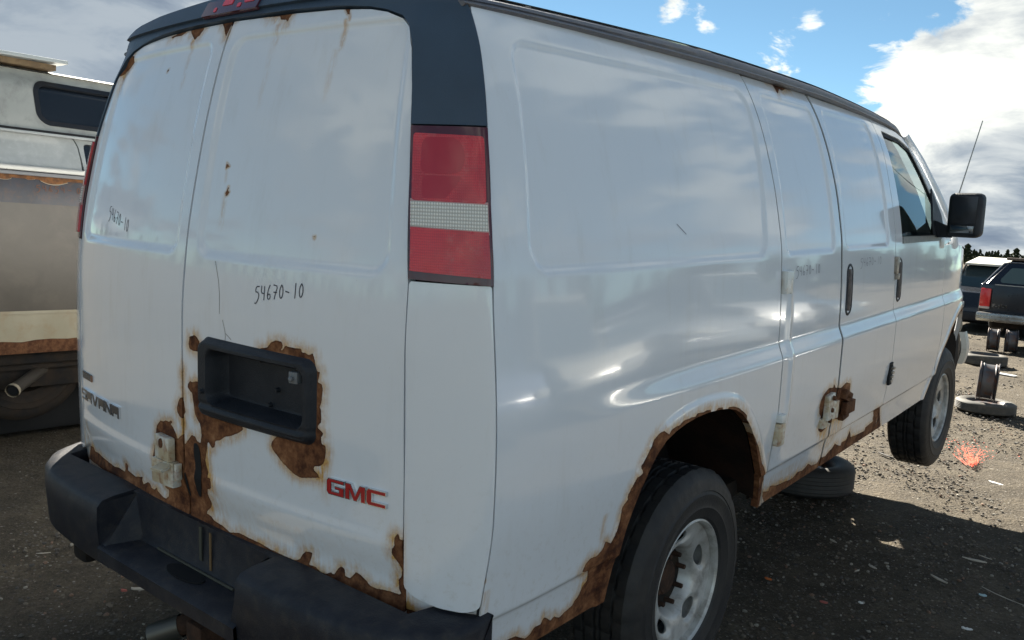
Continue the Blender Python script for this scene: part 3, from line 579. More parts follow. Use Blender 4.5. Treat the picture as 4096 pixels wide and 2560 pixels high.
ry=lambda x,z: float(rear_s(x,z)[1])
for P,x0,w in ((L_G,.571,.057),(L_M,.631,.062),(L_C,.696,.057)): letters('brand_emblem',place(P,x0,.786,w,.041),0,ry,M_chrome,M_ered,doorR,depth=.008,face_in=.0040)
L_S=[[(0,0),(1,0),(1,.6),(.25,.6),(.25,.78),(1,.78),(1,1),(.05,1),(0,.9),(0,.42),(.75,.42),(.75,.2),(0,.2)]]
L_A=[[(0,0),(.24,0),(.24,.30),(.76,.30),(.76,0),(1,0),(1,1),(0,1)],]
L_V=[[(0,1),(.26,1),(.50,.35),(.74,1),(1,1),(.64,0),(.36,0)]]
L_N=[[(0,0),(.22,0),(.22,.62),(.74,0),(1,0),(1,1),(.78,1),(.78,.38),(.26,1),(0,1)]]
x=-.793
for P,w in ((L_S,.054),(L_A,.056),(L_V,.062),(L_A,.056),(L_N,.058),(L_A,.058)):
    letters('model_name_letters',place(P,x,.776,w*.95,.038),0,ry,M_chrome,mat('letter_face',(.12,.125,.135),.3,metal=.7),doorL,depth=.007,face_in=.0032); x+=w*.95+.005
pb=rquad([(-.787,.850),(-.690,.850),(-.690,.873),(-.787,.873)],.003)
fb=panel('fuel_badge',pb,(-.80,.84,-.67,.885),.004,rear_s,mat('badge_black',(.02,.022,.028),.3),doorL,flange=.004,off=.004)
fc=bpy.data.curves.new('fuel_badge_text','FONT'); fc.body='FLEXFUEL'; fc.size=.019; fc.extrude=.0004
tmp=bpy.data.objects.new('tmp',fc); COL.objects.link(tmp); bpy.context.view_layer.update()
me=bpy.data.meshes.new_from_object(tmp.evaluated_get(bpy.context.evaluated_depsgraph_get())); bpy.data.objects.remove(tmp)
w_=max(v.co.x for v in me.vertices)
for v in me.vertices: X=-.785+v.co.x/w_*.092; Z=.8555+v.co.y; v.co=(X,ry(X,Z)-.0048,Z)
o=bpy.data.objects.new('badge_text',me); me.materials.append(mat('badge_letter',(.5,.52,.54),.4)); COL.objects.link(o); o.parent=doorL
box('badge_end',(-.688,ry(-.688,.861)-.003,.861),(.006,.005,.021),mat('badge_brown',(.30,.16,.10),.5),doorL)
# ---- corners: white lower panel, lamp, dull cap
for sg,surf in ((1,corner_s),(-1,corner_l)):
    fl = sg<0
    CP=[(.025,.605),(.20,.585),(.45,.572),(.70,.572),(.88,.583),(.975,.592),(.975,1.322),(.025,1.322)]
    cs=lambda X,Y: sdf(smooth_poly(CP,1),X,Y)*.22
    def psd(poly):
        P=np.array(poly,float).copy(); P[:,0]*=.22; return lambda X,Y: sdf(P,X*.22,Y)
    def cell_surf(f): return lambda u,v: f(u/.22,v)
    def cpanel(name,poly,off,mt,flange=.02,cell=.006,par=ROOT,attrs=None):
        P=np.array(poly,float).copy(); P[:,0]*=.22
        return panel(name,lambda X,Y: sdf(P,X,Y),(P[:,0].min()-.01,P[:,1].min()-.01,P[:,0].max()+.01,P[:,1].max()+.01),cell,lambda u,v: surf(u/.22,v),mt,par,flange=flange,off=off,flip=fl,attrs=attrs)
    at={'rust':lambda u,v: 1+np.full(np.shape(u),-.06)+.0*u,'stain':lambda u,v: .5*np.exp(-((u-.006)/.012)**2)*(1-sst(v,.62,.85))}
    cpanel('corner_panel',round_poly(CP,.012,.22),.002,M_white,attrs=at)
    cpanel('sill_corner',[(0,.53),(.95,.53),(.95,.568),(.5,.566),(0,.598)],-.012,M_white,attrs={'rust':lambda u,v: 1+np.clip(.012-(v-.53),-.06,.06)*.8,'stain':lambda u,v: .8*np.exp(-((u)/.03)**2)})
    LP=smooth_poly([(.02,1.327),(.985,1.322),(.985,1.664),(.02,1.668)],0)
    lamp=cpanel('tail_lamp',LP,.006,M_smoke,flange=.03)
    cpanel('red_lens',round_poly([(.085,1.500),(.90,1.497),(.90,1.642),(.10,1.650)],.010,.22),.012,M_red,flange=.006,par=lamp)
    cpanel('bulb_shadow_patch',round_poly([(.20,1.560),(.60,1.560),(.66,1.600),(.58,1.640),(.22,1.640)],.02,.22),.0123,mat('lens_shade_red',(.46,.024,.038),.16,coat=.4),flange=.0,par=lamp)  # darker red patches laid on the opaque lens as the bulb's shadow
    cpanel('bulb_shadow_patch',round_poly([(.22,1.505),(.45,1.505),(.62,1.555),(.22,1.555)],.01,.22),.0122,mat('lens_shade_red',(.46,.024,.038),.16,coat=.4),flange=.0,par=lamp)
    cpanel('lens_frame',[(.065,1.436),(.93,1.431),(.93,1.500),(.065,1.504)],.0115,mat('pale_lens_frame',(.55,.30,.29),.2,coat=.4),flange=.004,par=lamp)
    cpanel('reverse_lens',[(.075,1.443),(.92,1.438),(.92,1.494),(.075,1.498)],.013,M_rev,flange=.006,par=lamp)
    cpanel('red_lens',smooth_poly([(.07,1.345),(.93,1.338),(.92,1.436),(.072,1.441)],0),.012,M_red,flange=.006,par=lamp)
# cap and band across the top
CAPP=[(0,1.980),(.24,1.975),(.405,1.969),(.521,1.959),(.579,1.947),(.632,1.928),(.660,1.904),(.687,1.851),(.716,1.75),(.747,1.591),(.760,1.672)]
def zxd(z): return float(pch(z,*XD))
capR=[(0,1.981),(.24,1.976),(.405,1.970),(.521,1.960),(.579,1.948),(.634,1.929),(.661,1.905),(.6885,1.851),(.7155,1.75),(.7325,1.672),
      (zxd(1.67)+.197,1.668),(zxd(1.75)+.197,1.75),(zxd(1.85)+.197,1.85),(zxd(1.93)+.197,1.93),(.845,1.955),(.80,1.985),(.70,2.012),(.5,2.035),(.2,2.050),(0,2.055)]
zl=lambda z: float(pch(z,*XDL))
capL=[(0,1.981),(-.24,1.979),(-.405,1.974),(-.521,1.965),(-.582,1.958),(-.644,1.942),(-.692,1.914),(-.7395,1.851),(-.7735,1.75),(-.7995,1.672),(-zl(1.67)-.197,1.668),(-zl(1.75)-.197,1.75),(-zl(1.85)-.197,1.85),(-.865,1.93),(-.85,1.955),(-.81,1.985),(-.70,2.012),(-.5,2.035),(-.2,2.050),(0,2.055)]
capP=np.array(capR+capL[::-1][1:-1])
capo=lambda u,v: .005+.006*sst(v,1.955,1.975)-.008*sst(v,2.03,2.055)
panel('corner_and_roof_trim',lambda X,Y: sdf(capP,X,Y),(-.95,1.64,.95,2.07),.0075,rearcorner,M_trim,ROOT,flange=.035,off=capo)
panel('roof_end_lip',lambda X,Y: sdf(np.array([(-.80,1.985),(-.70,2.010),(-.5,2.033),(-.2,2.048),(.2,2.048),(.5,2.033),(.70,2.010),(.80,1.985),(.66,1.985),(.4,1.990),(0,1.996),(-.4,1.990),(-.66,1.985)]),X,Y),(-.85,1.97,.85,2.06),.008,rearcorner,M_trim,ROOT,flange=.02,off=.021)
hb=panel('high_brake_lamp',rquad([(-.190,1.990),(.085,1.990),(.085,2.034),(-.190,2.034)],.004),(-.22,1.98,.1,2.05),.006,rearcorner,M_smoke,ROOT,flange=.012,off=.026)
for a,b,c,d in ((-.095,-.045,2.012,2.030),(.015,.060,2.010,2.032),(-.13,-.116,1.997,2.010),(-.015,0.002,2.000,2.012)):
    panel('lamp_glow_cell',rquad([(a,c),(b,c),(b,d),(a,d)],.004),(a-.01,c-.01,b+.01,d+.01),.004,rearcorner,mat('bright_red_lens',(.85,.03,.04),.2,coat=.3),hb,flange=.003,off=.0275)
# ---- right side: panel, two cargo doors, front door, fender
sdr=[(.95,.75,.62,.3,.0)]
sf=fld(list(RUST_S.values())+[[(1.585,.655),(1.63,.60),(1.66,.575),(1.69,.53),(1.708,.47),(1.72,.38),(1.5,.38)],[(4.22,.40),(4.22,.44),(4.30,.55),(4.36,.68),(4.50,.80),(4.70,.885),(4.9,.91),(5.0,.80),(4.6,.5)]]); ss_=stn([(.60,.685,.60,.012,.55),(2.40,.66,.44,.10,.85),(2.29,.64,.50,.05,.6),(2.52,.64,.50,.05,.5),(1.94,.50,.42,.25,.35),(.62,.56,.44,.08,.5),(.15,.62,.50,.012,.45),(2.75,.50,.42,.2,.3),(1.70,.62,.5,.02,.3)])
SA={'rust':sf,'stain':ss_}
YS=[(float(pch(z,*Y1))+.004,z) for z in (.36,.45,.56,.7,.8,.9,1.1,1.275,1.41,1.5,1.64,1.74,1.86,1.93)]
SP=YS+[(.262,1.958),(.6,1.965),(1.0,1.974),(1.4,1.980),(1.714,1.984),(1.712,1.60),(1.708,1.38),(1.706,1.27),(1.711,1.0),(1.711,.405),(1.711,.36)]
def fr(P): return np.array(P)
def arcd(X,Y): return np.minimum(sdf_far(ARC1,X,Y,.3),sdf_far(ARC2,X,Y,.3))
def sidep(name,P,cell,surf,attrs,flip,mt=M_white,par=ROOT,bot=.405,holes=(),flange=.025):
    P=fr(P); 
    def sd(X,Y):
        d=sdf(P,X,Y); d=np.maximum(d,bot-Y); d=np.maximum(d,-arcd(X,Y))
        for h in holes: d=np.maximum(d,-h(X,Y))
        return d
    return panel(name,sd,(P[:,0].min()-.01,bot-.01,P[:,0].max()+.01,P[:,1].max()+.01),cell,surf,mt,par,flange=flange,flip=flip,attrs=attrs)
CD1=[(1.720,.36),(1.720,1.0),(1.714,1.27),(1.716,1.38),(1.720,1.60),(1.722,1.979),(2.0,1.982),(2.374,1.985),(2.374,1.60),(2.356,1.34),(2.362,1.15),(2.367,1.0),(2.367,.36)]
CD2=[(2.388,.36),(2.388,1.0),(2.383,1.15),(2.377,1.34),(2.395,1.60),(2.397,1.984),(2.8,1.976),(3.262,1.966),(3.262,1.85),(3.24,1.74),(3.212,1.63),(3.188,1.45),(3.176,1.32),(3.188,1.15),(3.196,1.0),(3.196,.36)]
FD=[(3.203,.36),(3.203,1.0),(3.195,1.15),(3.183,1.32),(3.195,1.45),(3.219,1.63),(3.247,1.74),(3.269,1.85),(3.271,1.964),(3.54,1.957),(3.80,1.944),(3.95,1.915),(4.10,1.81),(4.26,1.62),(4.40,1.42),(4.42,1.345),(4.262,1.330),(4.262,.36)]
FEN=[(4.269,.36),(4.269,1.322),(4.45,1.325),(4.75,1.31),(5.0,1.27),(5.2,1.19),(5.32,1.08),(5.34,.36)]
fw=rquad([(3.302,1.368),(4.20,1.368),(4.235,1.50),(3.99,1.862),(3.80,1.905),(3.385,1.918)],.03)
for sg,surf in ((1,side_r),(-1,side_l)):
    fl = sg<0; c = .0065 if sg>0 else .02; A_ = SA if sg>0 else None
    if sg>0: A_f=SA
    sp=sidep('side_panel',SP,c,surf,A_,fl); d1=sidep('cargo_door',CD1,c,surf,A_,fl); d2=sidep('cargo_door',CD2,c,surf,A_,fl)
    fd=sidep('front_door',FD,c*1.1,surf,A_,fl,holes=(fw,)); fn=sidep('front_fender',FEN,c*1.3,surf,A_,fl)
    # window seal, glass, sill strip
    fo=lambda X,Y: np.maximum(fw(X,Y)+.001,-(fw(X,Y)+.022))
    panel('window_seal',fo,(3.27,1.34,4.26,1.94),.009,surf,M_gap,fd,flange=.008,flip=fl,off=-.006)
    panel('window_glass',lambda X,Y: fw(X,Y)+.02,(3.27,1.34,4.26,1.94),.05,surf,M_glass,fd,flange=.0,flip=fl,off=-.012)
    panel('sill_strip',rquad([(3.31,1.352),(4.16,1.352),(4.16,1.382),(3.31,1.386)],.004),(3.28,1.34,4.2,1.40),.01,surf,mat('weather_strip',(.17,.18,.18),.5,noise=(30,.2,(.24,.24,.22))),fd,flange=.006,flip=fl,off=.005)
    panel('mirror_sail',lambda X,Y: sdf(np.array([(3.985,1.375),(4.20,1.375),(4.232,1.49),(4.175,1.645),(3.99,1.47)]),X,Y),(3.9,1.36,4.25,1.67),.01,surf,M_blk,fd,flange=.012,flip=fl,off=.008)
    # dark backing behind the seams
    panel('inner_body',lambda X,Y: np.maximum(np.maximum(sdf(np.array([(.24,.42),(4.30,.42),(4.30,1.32),(3.10,1.32),(3.16,1.72),(3.20,1.90),(.26,1.90)]),X,Y),-(arcd(X,Y))+.0),-fw(X,Y)),(.2,.4,4.35,1.97),.03,surf,M_dark,ROOT,flange=.0,flip=fl,off=-.045)
    if sg>0:
        # dark strips filling the seams in place of the gaps' own shade
        for (y0,y1,zz,w0) in ((2.367,2.388,1.98,1),(1.711,1.720,1.975,0),(3.196,3.203,1.30,0)):
            yy={2.367:lambda z: pch(z,[1.0,1.15,1.34,1.60,1.98],[2.3775,2.3725,2.3665,2.3845,2.3855]),1.711:lambda z: pch(z,[1.0,1.27,1.38,1.6,1.98],[1.7155,1.710,1.712,1.716,1.718]),3.196:lambda z: pch(z,[1.0,1.15,1.30],[3.1995,3.1915,3.180])}[y0]
            hw=.0125 if w0 else .0055
            panel('seam_shade_strip',lambda X,Y,yy=yy,hw=hw,zz=zz: np.maximum(np.abs(X-yy(Y))-hw,np.maximum(Y-zz,.42-Y)),(y0-.05,.4,y1+.08,zz+.02),.006,surf,M_gap,ROOT,flange=0,off=-.0035)
        panel('corner_shade_strip',lambda X,Y: np.maximum(np.abs(X-pch(Y,*Y1)-.001)-.006,np.maximum(Y-1.93,.50-Y)),(.1,.48,.3,1.96),.004,surf,M_gap,ROOT,flange=0,off=-.004)  # dark strip standing in for shade in the corner seam
        # handles
        for (yc,par_,tilt) in ((2.478,d2,0),(3.268,fd,0)):
            hqd=rquad([(yc-.043,1.062),(yc+.043,1.062),(yc+.043,1.285),(yc-.043,1.285)],.040)
            def hnd(y,z,q=hqd):
                x,y,z=side_r(y,z); return x+.004*(1-sst(q(y,z),-.008,0))-.030*(1-sst(q(y,z),-.022,-.010)),y,z
            h=panel('door_handle',hqd,(yc-.06,1.05,yc+.06,1.30),.004,hnd,M_blk,par_,flange=.003)
            tube('handle_grip',[(float(side_x(yc-.012,z))+.004,yc-.012,z) for z in (1.085,1.12,1.17,1.22,1.262)],[.007,.010,.011,.010,.007],mat('worn_grey_grip',(.16,.13,.12),.45,noise=(30,.2,(.07,.06,.06))),par_,seg=8)
# hinges of the cargo doors
sx=lambda y,z: float(side_x(y,z))
def hinge(y,z,w,h,mt,par,extra=(),rot=0):
    bm=bmesh.new(); X=sx(y,z)
    bbox(bm,(X+.010,y,z),(.026,w,h),(0,0,0),.006)
    for (dy,dz,ww,hh,o) in extra: bbox(bm,(X+o,y+dy,z+dz),(.022,ww,hh),(0,0,0),.004)
    return bm_obj('door_hinge',bm,mt,par)
hinge(1.742,1.248,.058,.082,M_hing,d1 if False else sp,extra=((.033,.036,.012,.014,.010),(.033,-.036,.012,.016,.008)))
hinge(1.728,.752,.045,.030,M_hing,sp); hinge(1.735,.69,.055,.085,M_rustl,sp,extra=((.030,.02,.010,.024,.008),(.030,-.022,.010,.024,.008)))
bm=bmesh.new()
for (y,z,w,h,o,rt) in ((2.262,.732,.075,.050,.010,.08),(2.285,.684,.13,.075,.016,-.05),(2.255,.635,.09,.04,.008,0)): bbox(bm,(sx(y,z)+o,y,z),(.022,w,h),(rt,0,0),.004)
bm_obj('door_hinge',bm,M_rustl,[o for o in ROOT.children if o.name.startswith('cargo_door')][0])
bm=bmesh.new()
for (y,z,w,h,o,rt) in ((2.485,.712,.10,.045,.012,-.35),(2.515,.660,.12,.055,.020,0),(2.50,.622,.08,.03,.012,.1)): bbox(bm,(sx(y,z)+o,y,z),(.024,w,h),(rt,0,0),.004)
bm_obj('door_hinge',bm,M_rust,[o for o in ROOT.children if o.name.startswith('cargo_door')][1])
for (y,z) in ((2.262,.742),(2.262,.69),(2.262,.645),(2.48,.715)):
    bm=bmesh.new(); bmesh.ops.create_cone(bm,cap_ends=True,segments=12,radius1=.011,radius2=.009,depth=.01,matrix=Matrix.Translation((sx(y,z)+.028,y,z))@Matrix.Rotation(R(90),4,'Y')); bm_obj('hinge_bolt',bm,M_rust,ROOT)
fdo=[o for o in ROOT.children if o.name.startswith('front_door')][0]
bm=bmesh.new()
bbox(bm,(sx(3.165,.71)+.004,3.19,.71),(.012,.05,.115),(0,0,0),.004); bm_obj('latch_recess',bm,M_gap,fdo)
bm=bmesh.new()
for k in range(4): bbox(bm,(sx(3.2,.67+.024*k)+.012,3.20,.672+.022*k),(.014,.034,.012),(0,0,0),.003)
bm_obj('latch_pins',bm,mat('latch_metal',(.33,.30,.26),.4,metal=.5,grime=(40,.7,(.12,.07,.04))),fdo)
bm=bmesh.new(); bbox(bm,(sx(3.19,1.25)+.006,3.185,1.25),(.018,.04,.085),(0,0,0),.005); bbox(bm,(sx(3.19,1.2)+.010,3.19,1.195),(.018,.030,.030),(0,0,0),.004); bm_obj('latch_plate',bm,mat('latch_metal',(.33,.30,.26),.4),fdo)
# shaded scuff under the top hinge etc.
write('54670-10',1.85,1.262,.0285,.036,.0, .0032, side_r, M_inkf, [o for o in ROOT.children if o.name.startswith('cargo_door')][0])
write('54670-10',2.62,1.265,.036,.036,.0, .0032, side_r, M_inkf, [o for o in ROOT.children if o.name.startswith('cargo_door')][1])
ribbon('paint_crack', [[(.98,1.455),(1.03,1.425)]], .003, side_r, .0007, M_inkf, sp)
# ---- drip rail and roof
def rail_prof(y):
    x=float(side_x(y,1.965)); e=float(sst(y,3.75,4.12)); z0=float(pch(y,[.2,.4,.9,1.7,2.4,3.3,3.6,3.9,4.02,4.12],[1.945,1.955,1.970,1.985,1.988,1.968,1.962,1.945,1.925,1.90]))
    t=float(pch(y,[.2,.4,1.6,3.6,4.0,4.12],[.030,.032,.045,.045,.055,.05]))
    return [(x-.02,z0-.004),(x+.010,z0-.002),(x+.016,z0+.004),(x+.012,z0+.009),(x-.002,z0+.011),(x-.006,z0+.016),(x-.003,z0+t*.55),(x-.010,z0+t*.82),(x-.024,z0+t),(x-.06,z0+t+.012)]
M_rail=mat('weathered_roof_rail',(.105,.105,.125),.42,noise=(9,.25,(.16,.155,.17)),bump=(150,.3),grime=(12,.5,(.20,.17,.14)))
for sg in (1,-1):
    ys=list(np.arange(.235,4.14,.035)); V=[];F=[]; n=len(rail_prof(.3))
    for i,y in enumerate(ys): V+= [(sg*a,y,b) for a,b in rail_prof(y)]
    for i in range(len(ys)-1):
        for k in range(n-1): F.append((i*n+k,i*n+k+1,(i+1)*n+k+1,(i+1)*n+k) if sg>0 else (i*n+k,(i+1)*n+k,(i+1)*n+k+1,i*n+k+1))
    F.append(tuple(range(n)) if sg<0 else tuple(range(n))[::-1]); F.append(tuple((len(ys)-1)*n+k for k in range(n)) if sg>0 else tuple((len(ys)-1)*n+k for k in range(n))[::-1])
    mesh_obj('drip_rail',V,F,M_rail,ROOT,sharp=50)
def roofv(s,y):
    w=float(side_x(y,1.965))-.05; zr=rail_prof(min(max(y,.22),4.12))[-1][1]; return (s*w, y, zr+.035*(1-s*s))
V=[];F=[];ys=np.linspace(.245,4.12,50); ns=17
for y in ys: V+=[roofv(s,y) for s in np.linspace(-1.02,1.02,ns)]
for i in range(len(ys)-1):
    for k in range(ns-1): F.append((i*ns+k,i*ns+k+1,(i+1)*ns+k+1,(i+1)*ns+k))
mesh_obj('roof',V,F,M_white,ROOT)
# windscreen, pillars, bonnet, nose
wsb=[(4.14,1.93),(4.25,1.86),(4.40,1.66),(4.60,1.36),(4.66,1.31)]
def wsx(y,z): return float(side_x(min(y,4.5),z))-.03
def loft(name,rows,mt,par,ns=13,bow=.0,**k):
    V=[];F=[]
    for (y,z,w,cr) in rows:
        for s in np.linspace(-1,1,ns): V.append((s*w,y+bow*(1-s*s),z+cr*(1-s*s)))
    for i in range(len(rows)-1):
        for q in range(ns-1): F.append((i*ns+q,i*ns+q+1,(i+1)*ns+q+1,(i+1)*ns+q))
    return mesh_obj(name,V,F,mt,par,**k)
loft('windscreen',[(4.12,1.955,.62,.03),(4.22,1.86,.66,.02),(4.40,1.64,.74,.0),(4.62,1.33,.82,0)],M_glass,ROOT,bow=.10)
for sg in (1,-1):
    tube('windscreen_pillar',[(sg*(float(side_x(4.08,1.93))-.008),4.07,1.945),(sg*(float(side_x(4.18,1.80))+.0),4.17,1.80),(sg*(float(side_x(4.30,1.62))+.0),4.31,1.62),(sg*(float(side_x(4.44,1.42))-.0),4.45,1.42),(sg*(float(side_x(4.5,1.32))-.01),4.54,1.31)],[.022,.024,.026,.03,.03],M_white,ROOT,seg=10)
    tube('screen_rubber',[(sg*(float(side_x(4.08,1.93))-.030),4.10,1.945),(sg*(float(side_x(4.18,1.80))-.02),4.20,1.80),(sg*(float(side_x(4.30,1.62))-.02),4.34,1.62),(sg*(float(side_x(4.44,1.42))-.02),4.48,1.42)],.014,M_gap,ROOT,seg=8)
loft('bonnet',[(4.60,1.318,.90,.03),(4.80,1.30,.885,.05),(5.0,1.262,.85,.06),(5.2,1.185,.78,.05),(5.32,1.075,.70,.04),(5.36,.98,.66,.02)],M_white,ROOT,bow=.06)
loft('grille_panel',[(5.35,.99,.68,.0),(5.38,.80,.69,0),(5.37,.62,.69,0)],mat('grille_grey',(.20,.20,.21),.4),ROOT,bow=.08)
loft('cowl',[(4.56,1.335,.86,.0),(4.68,1.325,.86,.02)],M_blk,ROOT,bow=.10)
bm=bmesh.new(); 
fb_=[(-.90,5.10),(-.89,5.28),(-.84,5.40),(-.6,5.50),(0,5.53),(.6,5.50),(.84,5.40),(.89,5.28),(.90,5.10)]
V=[];F=[]
for (x_,y_) in fb_:
    nx=x_*.0; 
    V+=[(x_,y_,.42),(x_*1.01,y_+.02,.50),(x_*1.01,y_+.02,.62),(x_,y_,.70),(x_*.93,y_-.06,.71),(x_*.92,y_-.06,.42)]
for i in range(len(fb_)-1):
    for k in range(6): F.append((i*6+k,i*6+(k+1)%6,(i+1)*6+(k+1)%6,(i+1)*6+k))
F+= [tuple(range(6)),tuple(48+k for k in range(6))[::-1]]
mesh_obj('front_bumper',V,F,M_dark,ROOT)
V=[];F=[]
for i,z in enumerate(np.linspace(.47,.70,9)):
    t=(z-.47)/.23; c_=.022*math.sin(math.pi*t)
    V+=[(.895+c_,5.28-.05*t,z),(.925+c_,5.30-.05*t,z),(.925+c_,5.38-.05*t,z)]
for i in range(8):
    for k in range(2): F.append((3*i+k,3*i+k+1,3*i+k+4,3*i+k+3))
mesh_obj('bumper_end_shell',V,F,mat('bumper_white',(.62,.62,.58),.35,grime=(12,.6,(.25,.2,.15))),ROOT)
# door mirrors
for sg in (1,-1):
    MR=empty('door_mirror',(0,0,0)); MR.parent=ROOT
    bm=bmesh.new(); bbox(bm,(sg*1.105,4.02,1.502),(.175,.105,.245),(R(2),0,sg*R(-6)),.042,seg=4); bm_obj('mirror_housing',bm,M_blk,MR,sharp=60)
    bm=bmesh.new(); bbox(bm,(sg*1.103,3.966,1.530),(.128,.006,.150),(R(2),0,sg*R(-6)),.002); bm_obj('mirror_glass',bm,mat('dark_mirror',(.05,.055,.065),.22,metal=.6),MR)
    bm=bmesh.new(); bbox(bm,(sg*1.100,3.965,1.425),(.120,.006,.040),(R(2),0,sg*R(-6)),.002); bm_obj('spot_mirror',bm,M_mirg,MR)
    mesh_obj('mirror_arm',[(sg*.93,4.02,1.475),(sg*1.05,4.0,1.430),(sg*1.05,4.0,1.375),(sg*.93,4.02,1.372),(sg*.90,4.16,1.475),(sg*1.03,4.07,1.430),(sg*1.03,4.07,1.375),(sg*.90,4.16,1.372)],[(0,1,2,3),(7,6,5,4),(0,4,5,1),(3,2,6,7),(1,5,6,2),(0,3,7,4)],M_blk,MR,smooth=False)
    bm=bmesh.new(); bbox(bm,(sg*.945,4.17,1.335),(.05,.09,.06),(0,0,0),.012); bm_obj('mirror_foot',bm,M_hing,MR)
tube('radio_aerial',[(.862,4.62,1.28),(.90,4.64,1.5),(.955,4.66,1.80),(1.005,4.68,2.075)],[.006,.0045,.0035,.003],mat('aerial_steel',(.25,.25,.24),.35,metal=.7),ROOT,seg=6)
# cab interior: seats, bulkhead, dash, wheel
for sx_ in (.46,-.46):
    ST=empty('cab_seat',(sx_,3.62,0)); ST.parent=ROOT
    bm=bmesh.new(); bbox(bm,(0,.22,.98),(.52,.50,.16),(0,0,0),.05,seg=3); bm_obj('seat_cushion',bm,M_seat,ST)
    bm=bmesh.new(); bbox(bm,(0,-.04,1.28),(.50,.14,.58),(R(-12),0,0),.06,seg=3); bm_obj('backrest',bm,M_seat,ST)
    bm=bmesh.new(); bbox(bm,(0,-.12,1.64),(.27,.10,.18),(R(-8),0,0),.04,seg=3); bm_obj('headrest',bm,M_seat,ST)
bm=bmesh.new(); bbox(bm,(0,4.45,1.15),(1.66,.35,.30),(0,0,0),.06); bm_obj('dashboard',bm,M_inter,ROOT)
V=[];F=[]
lathe_o=None
bm=bmesh.new(); n=28
def torus(bm,c,Rr,r,M):
    vs=[]
    for i in range(28):
        for j in range(8):
            a=2*math.pi*i/28;b=2*math.pi*j/8; vs.append(bm.verts.new(M@Vector(((Rr+r*math.cos(b))*math.cos(a),(Rr+r*math.cos(b))*math.sin(a),r*math.sin(b)))+Vector(c)))
    for i in range(28):
        for j in range(8): bm.faces.new((vs[i*8+j],vs[((i+1)%28)*8+j],vs[((i+1)%28)*8+(j+1)%8],vs[i*8+(j+1)%8]))
torus(bm,(-.46,4.16,1.28),.19,.014,Matrix.Rotation(R(65),3,'X')); bbox(bm,(-.46,4.17,1.27),(.34,.03,.05),(R(-25),0,0),.01); bm_obj('steering_wheel',bm,M_gap,ROOT)
mesh_obj('bulkhead',[(-.86,3.12,.5),(.86,3.12,.5),(.90,3.12,1.3),(.74,3.12,1.88),(-.74,3.12,1.88),(-.90,3.12,1.3)],[(0,1,2,3,4,5)],M_inter,ROOT,smooth=False)
box('cab_floor',(0,2.5,.47),(1.80,4.2,.06),M_dark,ROOT); box('cargo_back_board',(0,.30,1.2),(1.36,.03,1.36),M_dark,ROOT)
# ---- chassis
bm=bmesh.new()
for s in (-.42,.42): bbox(bm,(s,2.6,.36),(.09,5.2,.14),(0,0,0),.01)
for y in (.45,1.9,3.2,4.3): bbox(bm,(0,y,.36),(.84,.10,.10),(0,0,0),.01)
bbox(bm,(0,2.2,.42),(1.50,4.0,.03)); bbox(bm,(0,.16,.44),(1.7,.10,.20),(0,0,0),.02)
bm_obj('chassis_frame',bm,M_dark,ROOT)
tube('rear_axle',[(-.72,1.22,.27),(-.15,1.22,.27),(-.10,1.22,.27),(.10,1.22,.27),(.15,1.22,.27),(.72,1.22,.27)],[.045,.05,.13,.13,.05,.045],M_rust,ROOT)
for s in (-.60,.60): tube('leaf_spring',[(s,.45,.38),(s,.85,.24),(s,1.22,.20),(s,1.6,.24),(s,1.95,.38)],.028,M_rust,ROOT,seg=6)
# wheel-house liners (open box behind each arch)
for sg in (1,-1):
    for P in (ARC1,ARC2):
        V=[];F=[];Q=[p for p in P if p[1]>.40]; Q=[Q[0]]+list(Q)
        for (y,z) in Q:
            xx=float(side_x(y,z)); V+=[(sg*(xx-.022),y,z),(sg*(xx-.07),y,z+.012),(sg*.62,y,z+.02)]
        n=len(Q)
        for i in range(n-1): F+=[(3*i,3*i+1,3*i+4,3*i+3),(3*i+1,3*i+2,3*i+5,3*i+4)]
        mesh_obj('wheel_arch_liner',V,F,M_arch,ROOT)
        cx_=(P[:,0].min()+P[:,0].max())/2
        V=[(sg*.62,float(y),float(z)+.02) for y,z in Q]; mesh_obj('wheel_arch_back',V,[tuple(range(len(V)))],M_dark,ROOT,smooth=False)
# ---- rear bumper
def bump_path(x): return float(pch(abs(x),[0,.45,.70,.85,.93,.975,1.0],[-.112,-.109,-.094,-.055,-.005,.055,.14]))
RB=empty('rear_bumper',(0,0,0)); RB.parent=ROOT
def bsec(x,zt,zb,inner=None):
    """closed section at x: inner top, outer top, outer mid, outer bottom, inner bottom"""
    yo=bump_path(x); yi=.03 if abs(x)<.86 else .16
    if inner is not None: yi=inner
    return [(x,yi,zt+.012),(x,yo+.05,zt+.007),(x,yo+.016,zt),(x,yo,zt-.018),(x,yo-.002,zt-.07),(x,yo+.006,zb+.03),(x,yo+.03,zb),(x,yi,zb)]
def lobe(xs,name):
    V=[];F=[];n=8
    for x in xs: V+=bsec(x,.556,.335)
    for i in range(len(xs)-1):
        for k in range(n): F.append((i*n+k,i*n+(k+1)%n,(i+1)*n+(k+1)%n,(i+1)*n+k))
    F+=[tuple(range(n)),tuple((len(xs)-1)*n+k for k in range(n))[::-1]]
    bm=bmesh.new(); vs=[bm.verts.new(v) for v in V]
    for f in F: bm.faces.new([vs[q] for q in f])
    return bm_obj(name,bm,M_bump,RB,sharp=42)
lobe([.375,.395,.42,.46,.52,.58,.64,.70,.76,.81,.85,.885,.915,.94,.96,.975,.985,.993],'bumper_end')
lobe([-.993,-.985,-.975,-.96,-.94,-.915,-.885,-.85,-.81,-.76,-.70,-.64,-.58,-.52,-.46,-.42,-.375,-.355],'bumper_end')
V=[];F=[]; xs=[-.352,-.32,-.28,-.2,-.1,0,.1,.2,.28,.34,.374]
